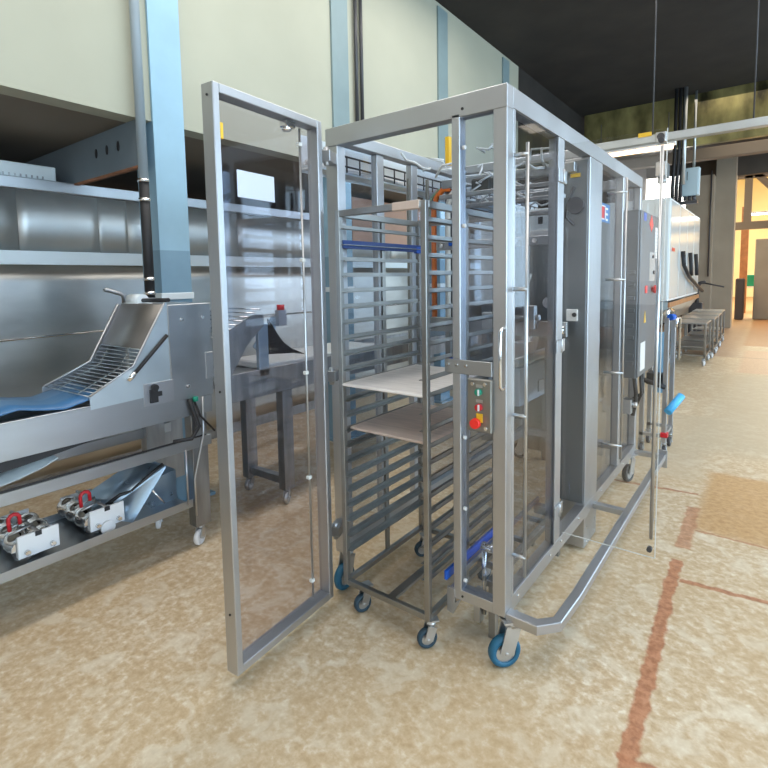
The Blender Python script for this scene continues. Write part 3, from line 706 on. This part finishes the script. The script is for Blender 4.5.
# dark blue grey opaque lower/upper sheet behind bay three
part('inner_sheet', MB(o).box(-.30, -.29, 1.32, 2.30, .78, 1.98), BEAMBLUE, .001, label='dark blue grey sheet behind the third bay')
part('column_shade_sheet', MB(o).box(-.137, -.012, 1.052, 1.059, .28, HT-.09), CABST3, .001, label='dark sheet giving the column front its shaded tone')  # shade of the column's front face put into a darker steel sheet
st = part('sticker', MB(o).box(-.0395, -.038, 1.385, 1.62, 1.865, 1.975), STBLUE, 0, label='blue sticker with white and red marks')
MB(o).box(-.038, -.0372, 1.41, 1.50, 1.885, 1.955).build('red_square', RED, st)
m = MB(o); m.box(-.038, -.037, 1.41, 1.52, 1.955, 1.962); m.box(-.038, -.037, 1.41, 1.50, 1.878, 1.885)
m.box(-.038, -.037, 1.515, 1.53, 1.885, 1.955)
for z in (1.882, 1.915, 1.948): m.box(-.038, -.037, 1.53, 1.575, z-.006, z+.006)
m.build('white_letter', WHITEP, st)
# interlock switch column beside the column box
m = MB(o); m.box(-.05, -.035, .70, .715, 1.3, 2.12); m.box(-.05, -.035, .70, .715, .4, 1.25)
part('switch_strip', m, DARKP, 0)
part('switch_label', MB(o).box(-.034, -.032, .70, .72, 1.66, 1.86), WHITEP, 0)
part('switch_label', MB(o).box(-.034, -.032, .70, .72, 1.40, 1.50), ORANGE, 0)
part('interlock_switch', MB(o).box(-.11, -.05, 1.035, 1.051, 1.30, 1.365), WHITEP, .003)
m = MB(o); m.tube([(-.065, 1.036, 1.335), (-.065, 1.028, 1.335)], .012, 12); m.tube([(-.07, 1.03, 1.92), (-.07, 1.053, 1.92)], .045, 16)
m.tube([(-.08, 1.045, 2.02), (-.11, 1.04, 1.96), (-.12, 1.04, 1.86), (-.08, 1.045, 1.82)], .007, 6)
part('camera_housing', m, DARKP, 0)
part('yellow_sticker', MB(o).box(-.10, -.05, 1.045, 1.051, 2.07, 2.09), YELLOW, 0)

# ---------- machinery inside the enclosure
t = thing('cable_tray', (-.93, 1.2, 2.1), 'white sided wire ladder cable tray high along the left inside of the enclosure', 'cable tray'); o2 = t.location
MB(o2).box(-1.10, -1.09, .02, 3.2, 2.08, 2.26).build('tray_side', WHITEPAINT, t)
MB(o2).box(-1.09, -1.0, .02, 3.2, 2.09, 2.098).build('tray_floor', WHITEPAINT, t)
m = MB(o2)
for z in (2.13, 2.18): m.tube([(-1.0, .02, z), (-1.0, 3.2, z)], .005, 6)
for i in range(30): m.tube([(-1.0, .05+.105*i, 2.10), (-1.0, .05+.105*i, 2.185)], .0045, 6)
m.build('wire_side', DARKP, t)
m = MB(o2)
for k in range(5):
    m.tube([(-1.07+.012*k, .02+.16*i, 2.118+.012*math.sin(i*1.3+k)) for i in range(20)], .007, 6)
m.build('cable', mat('pale_cable', (.70, .70, .70), .5), t)
for nm, mm, x0, rr, lab in (('orange_cable', ORANGE, -.93, .017, 'thick orange cable bending down inside the enclosure behind the rack'), ('white_hose', HOSE, -.83, .017, 'pale corrugated hose hanging beside the orange cable'), ('green_hose', mat('green_hose_mat', (.25, .42, .30), .5), -.965, .009, 'thin green hose beside the orange cable')):
    pts = [(x0+.12, 1.0, 2.09), (x0+.07, 1.0, 2.09), (x0+.02, 1.0, 2.045), (x0, 1.0, 1.98), (x0, 1.0, 1.6), (x0, 1.0, 1.26 if nm != 'green_hose' else 1.7)]
    MB((x0, 1, 1.3)).tube(pts, rr, 12).build(nm, mm, label=lab, cat='cable')
t = thing('gripper_gantry', (-.45, 1.0, 1.0), 'overhead gripper gantry with rails and air lines behind the narrow front pane', 'machine part'); g = t.location
m = MB(g); m.box(-.86, -.06, .98, 1.03, 2.09, 2.14); m.box(-.86, -.30, 1.30, 1.34, 2.02, 2.06); m.build('cross_rail', STEEL, t, .002)
m = MB(g)
for z, y in ((1.99, .75), (1.94, .85), (1.86, .8)): m.box(-.74, -.07, y, y+.03, z, z+.022)
m.build('linear_rail', DARKST, t, .002)
MB(g).box(-.72, -.08, .68, .72, 1.70, 1.745).build('gripper_bar', FRAME, t, .002)
m = MB(g)
for x in (-.68, -.55, -.4, -.25, -.15): m.tube([(x, .675, 1.722), (x, .66, 1.722)], .012, 8)
m.build('gripper_bolt', CHROME, t)
m = MB(g)
random.seed(3)
AL = mat('clear_air_line', (.70, .74, .76), .3)
for k in range(24):
    m = MB(g)
    x = random.uniform(-.8, -.1); y = random.uniform(.6, 1.5); z = random.uniform(2.02, 2.2)
    pts = [(x, y, z)]
    for _ in range(6):
        x += random.uniform(-.08, .08); y += random.uniform(-.09, .09); z = min(2.23, max(1.97, z+random.uniform(-.05, .05))); x = min(-.08, max(-.82, x)); pts.append((x, y, z))
    m.tube(pts, .006, 6); m.build('air_line', AL, t)
MB(g).box(-.62, -.5, .9, .98, 2.03, 2.11).build('motor', BLACK, t, .01)
MB(g).box(-.617, -.595, .61, .64, 2.14, 2.285).build('yellow_cover', YELLOW, t)
for x, y in ((-.86, .60), (-.80, .70)): MB(g).box(x, x+.015, y, y+.015, .9, 2.1).build('upright', CABST2, t, .001)
MB(g).box(-.86, -.80, 1.02, 1.06, .9, 2.1).build('upright', CABST, t, .002)
for y in (1.12, 1.6): MB(g).box(-.80, -.76, y, y+.04, .95, 2.1).build('upright', STEEL, t, .002)
m = MB(g)
for i in range(4): m.tube([(-.32, 1.2+.2*i, 1.93), (-.12, 1.2+.2*i, 1.93)], .006, 6)
m.tube([(-.2, 1.0, 1.4+0), (-.2, 1.05, 1.40)], .03, 10); m.build('peg', CHROME, t)
# ring of hose seen in bay one
m = MB((-.35, .9, 1.5)); m.tube([(-.35+.09*math.cos(a), .9, 1.56+.09*math.sin(a)) for a in [PI+PI*k/12 for k in range(13)]], .006, 8)
m.build('hose_loop', HOSE, label='pale hose loop hanging in the first side bay', cat='hose')
# back cabinets inside
t = thing('rear_cabinet', (-.95, 2.7, .9), 'pale grey cabinet with darker lower part standing behind the enclosure', 'cabinet'); g = t.location
MB(g).box(-1.40, -.62, 2.55, 2.9, 1.93, 2.12).build('pale_head', WHITEPAINT, t, .006)
MB(g).box(-1.38, -.64, 2.56, 2.9, .0, 1.93).build('body', DARKST, t, .004)
MB(g).box(-.84, -.80, 2.545, 2.551, 1.99, 2.05).build('dark_window', DARKP, t)
MB(g).box(-1.38, -1.06, 2.54, 2.555, 1.30, 1.93).build('pale_door', WHITEPAINT, t, .004)
MB(g).box(-.98, -.66, 2.52, 2.56, 1.885, 1.935).build('white_lip', WHITEP, t, .006)
# inner conveyor
t = thing('transfer_conveyor', (-.5, 1.7, .7), 'grey transfer conveyor deep inside the enclosure, seen through the first side bay', 'conveyor'); g = t.location
MB(g).box(-.72, -.50, 1.34, 2.50, .70, .95).build('side_beam', mat('grey_blue_side', (.58, .64, .70), .4, 0, .04, 3), t, .003)
m = MB(g); m.tube([(-.52, 1.3, .99), (-.52, 2.1, .99)], .03, 14); m.box(-.62, -.52, 1.5, 1.64, .95, 1.10); m.prism([(1.55, .95), (1.72, .95), (1.85, 1.15), (1.75, 1.2)], 'x', -.6, -.55); m.build('drive_unit', ZINC, t, .003)
m = MB(g); m.box(-.53, -.49, 1.9, 2.0, 1.10, 1.14); m.build('green_block', GREEN, t)
m = MB(g); m.box(-.50, -.49, 1.66, 1.80, .74, .82); m.build('inspection_plate', STEEL, t, .002)
for y in (1.45, 2.35): MB(g).box(-.72, -.67, y, y+.05, .0, .70).build('leg', DARKST, t)
# horizontal machinery behind narrow pane
t = thing('roller_table', (-.5, .9, .9), 'steel roller table behind the rack at working height', 'conveyor'); g = t.location
m = MB(g); m.box(-.80, -.08, .74, .77, 1.24, 1.32); m.box(-.80, -.08, .95, .98, 1.22, 1.30); m.build('cross_rail', STEEL, t, .002)
m = MB(g)
for i in range(3): m.tube([(-.8, .80+.06*i, 1.26), (-.08, .80+.06*i, 1.26)], .022, 12)
m.build('roller', CHROME, t)
m = MB(g)
for x in (-.70, -.12): m.box(x, x+.03, .74, .77, .95, 1.24)
m.build('support', DARKST, t)
m = MB(g); m.box(-.45, -.38, .70, .74, 1.27, 1.36); m.box(-.22, -.16, .70, .74, 1.28, 1.40); m.tube([(-.3, .72, 1.33), (-.14, .72, 1.34)], .016, 10); m.build('clamp_block', ZINC, t, .003)
# lower structure near the floor inside: blue guide and frame
t = thing('rack_guide', (-.2, .5, .2), 'low floor level rack guide with a bright blue plastic strip', 'guide'); g = t.location
m = MB(g); m.box(-.25, -.235, .10, 1.0, .26, .285); m.box(-.13, -.10, .10, 1.0, .24, .27); m.box(-.25, -.10, .95, 1.0, .205, .25)
for y in (.25, .55, .8): m.box(-.25, -.10, y, y+.025, .225, .245)
m.build('guide_rail', DARKST, t, .002)
MB(g).box(-.272, -.258, -.01, .50, .275, .315).build('blue_strip', BLUEP, t, .002)
m = MB(g)
for x, y in ((-.15, .12), (-.10, .18)): m.tube([(x, y, .10), (x, y, .42)], .010, 8)
m.tube([(-.16, .12, .40), (-.10, .12, .40)], .018, 10); m.tube([(-.10, .16, .30), (-.07, .16, .30)], .02, 10); m.build('stop_pin', CHROME, t)
m = MB(g)
for y in (.12, .93): m.box(-.13, -.10, y, y+.03, 0, .24)
m.build('foot', DARKST, t)

# ================================================================== TRAY RACK
RX0, RX1, RY0, RY1, RT = -.765, -.290, -.100, .565, 1.850
t = thing('tray_rack', ((RX0+RX1)/2, (RY0+RY1)/2, 0), 'tall stainless tray rack on casters standing in the enclosure opening', 'rack'); g = t.location
for x in (RX0, RX1-.025):
    for y in (RY0, RY1-.025): MB(g).box(x, x+.025, y, y+.025, .125, RT).build('post', RACKM, t, .002)
for x in (RX0, RX1-.014): MB(g).box(x, x+.014, .225, .250, .145, RT-.02).build('mid_post', RACKM, t, .001)
for (a, b) in ((RY0, RY0+.025), (RY1-.025, RY1)): MB(g).box(RX0+.025, RX1-.025, a, b, RT-.028, RT).build('top_bar', RACKM, t, .002)
for x in (RX0, RX1-.025): MB(g).box(x, x+.025, RY0+.025, RY1-.025, RT-.028, RT).build('top_bar', RACKM, t, .002)
for (a, b) in ((RY0, RY0+.025), (RY1-.025, RY1)): MB(g).box(RX0+.025, RX1-.025, a, b, .125, .150).build('bottom_bar', RACKM, t, .002)
for x in (RX0, RX1-.025): MB(g).box(x, x+.025, RY0+.025, RY1-.025, .125, .150).build('bottom_bar', RACKM, t, .002)
MB(g).box(-.525, -.485, RY0+.025, RY1-.025, .130, .146).build('bottom_bar', RACKM, t, .002)
for k in range(22):
    z = 1.770-.0705*k
    for s in (0, 1):
        if s == 0: m = MB(g).box(RX0+.012, RX0+.046, RY0+.01, RY1-.01, z, z+.003).box(RX0+.012, RX0+.015, RY0+.01, RY1-.01, z, z+.019)
        else: m = MB(g).box(RX1-.046, RX1-.012, RY0+.01, RY1-.01, z, z+.003).box(RX1-.015, RX1-.012, RY0+.01, RY1-.01, z, z+.019)
        m.build('tray_runner', RACKM, t)
MB(g).box(RX0+.016, RX0+.030, RY0+.02, RY1-.015, 1.685, 1.722).build('blue_strip', NAVY, t, .001)
MB(g).box(RX0+.012, RX0+.034, RY1-.06, RY1+.0, 1.680, 1.712).build('blue_cap', BLUEP, t, .002)
MB(g).box(RX1-.16, RX1-.03, RY0-.003, RY0+.026, RT-.03, RT+.003).build('brown_sleeve', WOOD, t, .002)
for (x, y, a) in ((RX0+.09, RY0+.055, 1.2), (RX1-.010, RY0+.03, .9), (RX0+.06, RY1-.05, .9), (RX1-.04, RY1-.05, 1.3)):
    caster(t, g, x, y, .126, .043, .028, DARKTYRE, ZINC, a)
# boards
def board(z, y0, y1, mt, lab):
    m = MB((-.53, (y0+y1)/2, z)); m.box(RX0+.018, RX1-.018, y0, y1, z, z+.012); m.build('baking_board', mt, bev=.003, label=lab, cat='board', group='thin baking boards lying in the rack')
board(1.770-.0705*10+.0035, RY0+.0, RY1-.06, WOODL, 'pale flour-dusted baking board, the upper of two in the rack')
board(1.770-.0705*13+.0035, RY0+.05, RY1-.06, WOOD, 'browner baking board, the lower of two in the rack')

m = MB((-.68, 0.66, 1.75)); m.tube([(-.80, .68, 1.765), (-.63, .68, 1.745)], .012, 10); m.build('pusher_rod', WHITEPAINT, label='short pale pusher rod behind the top of the rack', cat='rod')
for z, lab in ((1.741, 'blue rubber buffer block near the top of the rack'), (1.10, 'blue rubber buffer block just above the upper baking board')):
    MB((-.61, .68, z)).box(-.632, -.592, .66, .70, z-.022, z+.022).build('buffer_block', BLUEP, bev=.004, label=lab, cat='buffer')

# ================================================================== BACKGROUND RIGHT
# trolley stand directly behind enclosure
t = thing('stainless_stand', (.0, 3.1, 0), 'tall stainless wheeled stand with pale blue panel just behind the electrical cabinet', 'stand'); g = t.location
for (x, y) in ((-.10, 3.0), (.075, 3.0), (-.10, 3.35), (.075, 3.35)): MB(g).box(x, x+.035, y, y+.035, .12, 1.18).build('post', FRAME, t, .002)
m = MB(g); m.tube([(.092, 3.02, 1.18), (.092, 3.04, 1.23), (.092, 3.12, 1.25), (.092, 3.3, 1.23), (.092, 3.36, 1.18)], .014, 10); m.tube([(.15, 3.1, 1.10), (.15, 3.12, 1.17), (.15, 3.3, 1.17), (.15, 3.3, .8)], .011, 10)
m.build('tube_handle', CHROME, t)
MB(g).box(-.02, .07, 3.13, 3.14, .52, 1.05).build('blue_panel', mat('blue_panel_plastic', (.25, .46, .66), .4), t, .003)
MB(g).box(-.10, -.03, 2.99, 3.0, .76, 1.04).build('white_panel', WHITEP, t, .002)
m = MB(g); m.box(-.10, .11, 3.0, 3.03, .16, .19); m.box(-.10, .11, 3.35, 3.38, .16, .19); m.box(.075, .105, 3.03, 3.35, .16, .19); m.build('base_bar', FRAME, t, .002)
m = MB(g); m.box(-.06, .07, 3.05, 3.2, .60, .70); m.tube([(-.1, 2.98, .66), (.1, 2.98, .60)], .02, 8); m.build('latch_block', BLACK, t, .004)
MB(g).box(.07, .125, 2.98, 3.04, .17, .21).build('red_clamp', RED, t, .004)
MB(g).tube([(.115, 3.0, 1.19), (.135, 3.05, 1.19)], .026, 12).build('blue_knob', BLUEP, t)
MB(g).tube([(.125, 2.96, .40), (.20, 3.12, .515)], .032, 14).build('blue_grip', LBLUE, t)
for (x, y, a) in ((.09, 3.03, .3), (-.08, 3.03, 0), (.09, 3.36, 0), (-.08, 3.36, 0)): caster(t, g, x, y, .125, .045, .026, DARKP, ZINC, a+PI/2)

# white cabinet machine
t = thing('white_cabinet', (-1.4, 9.8, 0), 'large white cabinet machine with wood coloured base strip in the background', 'cabinet'); g = t.location
MB(g).box(-2.6, -.60, 7.75, 11.8, 1.09, 2.78).build('body', WHITEPAINT, t, .01)
MB(g).box(-1.98, -.93, 7.735, 7.75, 1.12, 2.72).build('front_panel', WHITEPAINT, t, .004)
MB(g).box(-.82, -.62, 7.735, 7.75, 1.12, 2.72).build('front_panel', WHITEPAINT, t, .004)
for a in range(4): MB(g).box(-.60, -.592, 7.8+a, 8.75+a, 1.13, 2.74).build('side_panel', mat('side_panel_%d' % a if a else 'glossy_white_panel', (.66, .70, .70), .15), t, .004)
MB(g).box(-.60, -.57, 7.75, 11.8, .99, 1.07).build('wood_strip', BROWNW, t, .004)
MB(g).box(-2.6, -.60, 7.73, 7.76, .95, 1.08).build('grey_strip', GREYBOX, t)
MB(g).prism([(-2.4, .62), (-2.6, .99), (-.60, .99), (-.85, .62)], 'y', 7.8, 11.8).build('hopper', STEEL, t)
for x in (-2.3, -1.1):
    for y in (8.0, 11.4): MB(g).box(x, x+.1, y, y+.1, 0, .65).build('leg', DARKST, t)
MB(g).box(-.591, -.585, 7.95, 8.25, 1.92, 1.98).build('red_badge', RED, t)
MB(g).box(-1.12, -1.0, 7.725, 7.736, 1.55, 2.05).build('dark_slot', DARKP, t)
m = MB(g)
for i, y in enumerate((9.0, 10.0, 10.9)):
    m.tube([(-.56, y, 1.95), (-.54, y, 1.7), (-.53, y+.6*(i == 0), 1.5)]+([(-.52, y+1.8, 1.3), (-.5, y+2.7, 1.15)] if i == 0 else []), .035, 8)
m.build('black_hose', BLACK, t)

# steel carts in a row
proto = thing('steel_cart', (0, 0, 0), 'nearest low stainless cart of the row beyond the enclosure', 'cart', 'low stainless carts in a row')
CW, CD, CH = .56, .80, .70
for x in (-CW/2, CW/2-.03):
    for y in (-CD/2, CD/2-.03): MB().box(x, x+.03, y, y+.03, .12, CH).build('leg', RACKM, proto, .003)
MB().box(-CW/2, CW/2, -CD/2, CD/2, CH-.005, CH+.02).build('tray_top', STEEL, proto, .004)
m = MB()
for z in (.16, ): m.box(-CW/2+.03, CW/2-.03, -CD/2, -CD/2+.025, z, z+.025); m.box(-CW/2+.03, CW/2-.03, CD/2-.025, CD/2, z, z+.025); m.box(-CW/2, -CW/2+.025, -CD/2, CD/2, z, z+.025); m.box(CW/2-.025, CW/2, -CD/2, CD/2, z, z+.025)
m.build('lower_frame', RACKM, proto)
MB().box(-CW/2+.02, CW/2-.02, -CD/2+.02, CD/2-.02, .30, .315).build('lower_shelf', DARKST, proto)
for x in (-CW/2+.03, CW/2-.03):
    for y in (-CD/2+.04, CD/2-.04): caster(proto, (0, 0, 0), x, y, .125, .045, .03, WHITEP, ZINC, PI/2+.3)
labs = [None, 'second low stainless cart of the background row, behind the nearest one', 'third low stainless cart in the row beside the white cabinet', 'farthest low stainless cart, close to the pillar']
for i, (x, y) in enumerate(((-.36, 8.55), (-.33, 9.55), (-.34, 10.6), (-.36, 11.7))):
    c = proto if i == 0 else copy_tree(proto)
    c.location = (x, y, 0)
    if labs[i]: c['label'] = labs[i]
# overhead duct
t = thing('overhead_duct', (1.5, 3.0, 2.65), 'long galvanised square duct crossing overhead behind the enclosure', 'duct'); g = t.location
MB(g).box(-.75, 5.9, 3.0, 3.07, 2.625, 2.69).build('duct', GALV, t, .004)
MB(g).box(-.03, .05, 2.985, 3.085, 2.615, 2.70).build('coupling', ZINC, t, .006)
MB(g).tube([(.01, 2.98, 2.66), (.01, 2.97, 2.66)], .028, 14).build('cover', DARKP, t)
MB(g).box(-.16, -.06, 2.995, 3.0, 2.68, 2.715).build('yellow_tape', YELLOW, t)
m = MB(g)
for x in (-.06, .62, 2.5): m.tube([(x, 3.035, 2.68), (x, 3.035, 4.75)], .006, 6)
m.build('hanger_rod', DARKP, t)
# cable bundle and pipe drop, junction cabinet on them
t = thing('cable_drop', (-.62, 9.3, 2.7), 'thick black cable bundle dropping from the roof to the white cabinet', 'cable'); g = t.location
m = MB(g)
for k in range(3): m.tube([(-.70+.065*k, 8.7, 4.75), (-.70+.065*k, 8.7, 3.6), (-.72+.062*k, 8.7, 3.1), (-.72+.06*k, 8.72, 2.80)], .03, 8)
m.build('black_cable', BLACK, t)
MB(g).tube([(-.56, 8.7, 4.75), (-.56, 8.7, 3.1)], .035, 8).build('conduit', GALV, t)
t = thing('wall_switch_box', (-.45, 9.0, 2.8), 'light blue grey electrical box hanging above the white cabinet', 'electrical box'); g = t.location
MB(g).box(-.62, -.34, 8.95, 9.1, 2.93, 3.42).build('body', PALEBOX, t, .01)
MB(g).box(-.60, -.36, 8.935, 8.95, 2.95, 3.40).build('lid', PALEBOX, t, .005)
MB(g).box(-.53, -.52, 8.93, 8.936, 3.2, 3.35).build('latch', DARKP, t)
MB(g).tube([(-.44, 9.03, 3.42), (-.44, 9.03, 4.75)], .022, 8).build('conduit', GALV, t)
m = MB(g)
for x in (-.56, -.49, -.42): m.tube([(x, 9.0, 2.93), (x, 9.0, 2.85)], .03, 8)
m.box(-.66, -.36, 8.95, 9.1, 2.79, 2.84); m.build('cable_gland', DARKP, t)
# warm fluorescent lamps
def lamp(x0, x1, y, z, mt, lab):
    t = thing('strip_lamp', ((x0+x1)/2, y, z), lab, 'lamp', 'fluorescent strip lamps'); g = t.location
    MB(g).box(x0, x1, y-.08, y+.08, z+.03, z+.09).build('housing', WHITEP, t, .005)
    MB(g).tube([(x0+.03, y, z), (x1-.03, y, z)], .028, 10).build('tube', mt, t)
    m = MB(g)
    for x in (x0+.1, x1-.1): m.tube([(x, y, z+.09), (x, y, z+.5)], .006, 6)
    m.build('hanger', DARKP, t); return t
lamp(-1.6, -.45, 7.0, 3.42, TUBEW, 'warm glowing strip lamp under the duct right of the enclosure')
lamp(-.2, 1.4, 21, 3.6, TUBEC, 'bright strip lamp in the far hall doorway')
# dark air duct/boxes in mid background
MB((-.9, 8.2, 3.1)).box(-.90, -.74, 8.1, 8.5, 3.20, 3.44).build('ventilation_box', GALV, bev=.01, label='grey sheet metal ventilation box above the white cabinet', cat='duct')
MB((-.82, 8.3, 3.1)).tube([(-.82, 8.3, 3.20), (-.82, 8.3, 3.10)], .07, 14).build('vent_spout', GALV, label='short round spout under the ventilation box', cat='duct')
t = thing('roof_beam', (0, 12, 4.0), 'dark brown timber beam crossing under the roof before the far wall', 'beam'); MB(t.location).box(-2.4, 5.9, 12, 12.25, 4.1, 4.35).build('timber', TRUSS, t, .01)
MB((-.3, 15.2, 2.5)).tube([(-.68, 14.85, 4.3), (-.68, 14.85, 1.45)], .018, 8).build('wall_conduit', DARKP, label='thin dark conduit running down the beige partition', cat='pipe')
t = thing('pallet_jack', (-.72, 13.6, 0), 'dark upright machine part standing beside the beige partition', 'machine'); g = t.location
m = MB(g); m.tube([(-.78, 13.5, .2), (-.78, 13.5, 1.1), (-.74, 13.5, 1.3), (-.60, 13.5, 1.32)], .05, 10); m.box(-.95, -.65, 13.4, 13.7, 0, .8); m.build('body', DARKP, t, .02)
MB(g).tube([(-.74, 13.5, 1.32), (-.2, 13.4, 1.2)], .02, 8).build('handle', DARKP, t)

# far hall contents
t = thing('hall_truss', (.6, 20, 3.0), 'steel truss with diagonal brace in the far warm hall', 'beam'); g = t.location
m = MB(g); m.box(-1.5, 4, 20, 20.2, 3.02, 3.28); m.box(-1.5, 4, 20, 20.2, 4.75, 4.95); m.box(-.16, .06, 20, 20.2, 3.28, 6); m.box(2.9, 3.1, 20, 20.2, 0, 6)
m.bar((.1, 20.1, 4.95), (1.5, 20.1, 3.3), .2, .2); m.build('steelwork', TRUSS, t)
MB((-.35, 22, 0)).box(-.30, -.06, 22, 22.2, 0, 4).build('notice_board', BROWNW, label='dark brown upright board in the far hall', cat='board')
MB((.2, 23, .9)).box(-.1, .85, 23, 23.4, 1.0, 1.45).build('green_crate', GREEN, bev=.02, label='green crate on the far hall bench', cat='crate')
t = thing('hall_bench', (.3, 23.2, 0), 'pale bench below the green crate in the far hall', 'bench'); g = t.location
MB(g).box(-.3, 1.0, 22.9, 23.6, .93, .99).build('top', WHITEP, t)
for x in (-.25, .9): MB(g).box(x, x+.06, 23.0, 23.1, 0, .93).build('leg', TRUSS, t)
MB((-.2, 19, 0)).box(-.24, .0, 18.6, 19.2, 0, 1.35).build('dark_bin', BINB, bev=.03, label='tall dark bin standing in the far doorway', cat='bin')
MB((.9, 19, 0)).box(.24, 1.1, 19, 19.6, 0, 2.62).build('grey_locker', PILLAR, bev=.02, label='grey beige locker at the right edge of the far doorway', cat='locker')

# ================================================================== LIGHT
def area(name, loc, rot, sx, sy, power, col):
    l = bpy.data.lights.new(name, 'AREA'); l.shape = 'RECTANGLE'; l.size = sx; l.size_y = sy; l.energy = power; l.color = col
    o = bpy.data.objects.new(name, l); COL.objects.link(o); o.location = loc; o.rotation_euler = rot; return o
area('window_light_right', (5.9, 2, 2.6), (0, math.radians(80), 0), 2.6, 14, 250, (.55, .78, 1))
area('window_light_behind', (0, -6.8, 2.6), (math.radians(-80), 0, PI), 12, 2.4, 36, (1, .95, .90))
area('overhead_fill', (1.8, 1.5, 4.7), (0, 0, 0), 2.0, 9, 170, (1, .97, .92))
area('overhead_fill', (-1.4, .3, 4.65), (0, 0, 0), .8, 7, 110, (1, .96, .90))  # extra light without a fixture, added to brighten the left aisle
area('overhead_fill', (-6.2, 0, 2.6), (0, 0, 0), 1.0, 6, 20, (1, .95, .9))
area('hall_light', (2, 26, 7.5), (0, 0, 0), 6, 12, 2300, (1, .88, .66))
area('far_bay_light', (1.5, 11, 4.6), (0, 0, 0), 4, 5, 100, (1, .86, .68))
wd = bpy.data.worlds.new('world'); S.world = wd; wd.use_nodes = True
wd.node_tree.nodes['Background'].inputs[0].default_value = (.75, .85, 1, 1); wd.node_tree.nodes['Background'].inputs[1].default_value = .25

S.view_settings.view_transform = 'Standard'; S.view_settings.look = 'None'; S.view_settings.gamma = 1; S.view_settings.exposure = .08
S.view_settings.use_curve_mapping = False
try:
    S.cycles.transparent_max_bounces = 24
except Exception: pass
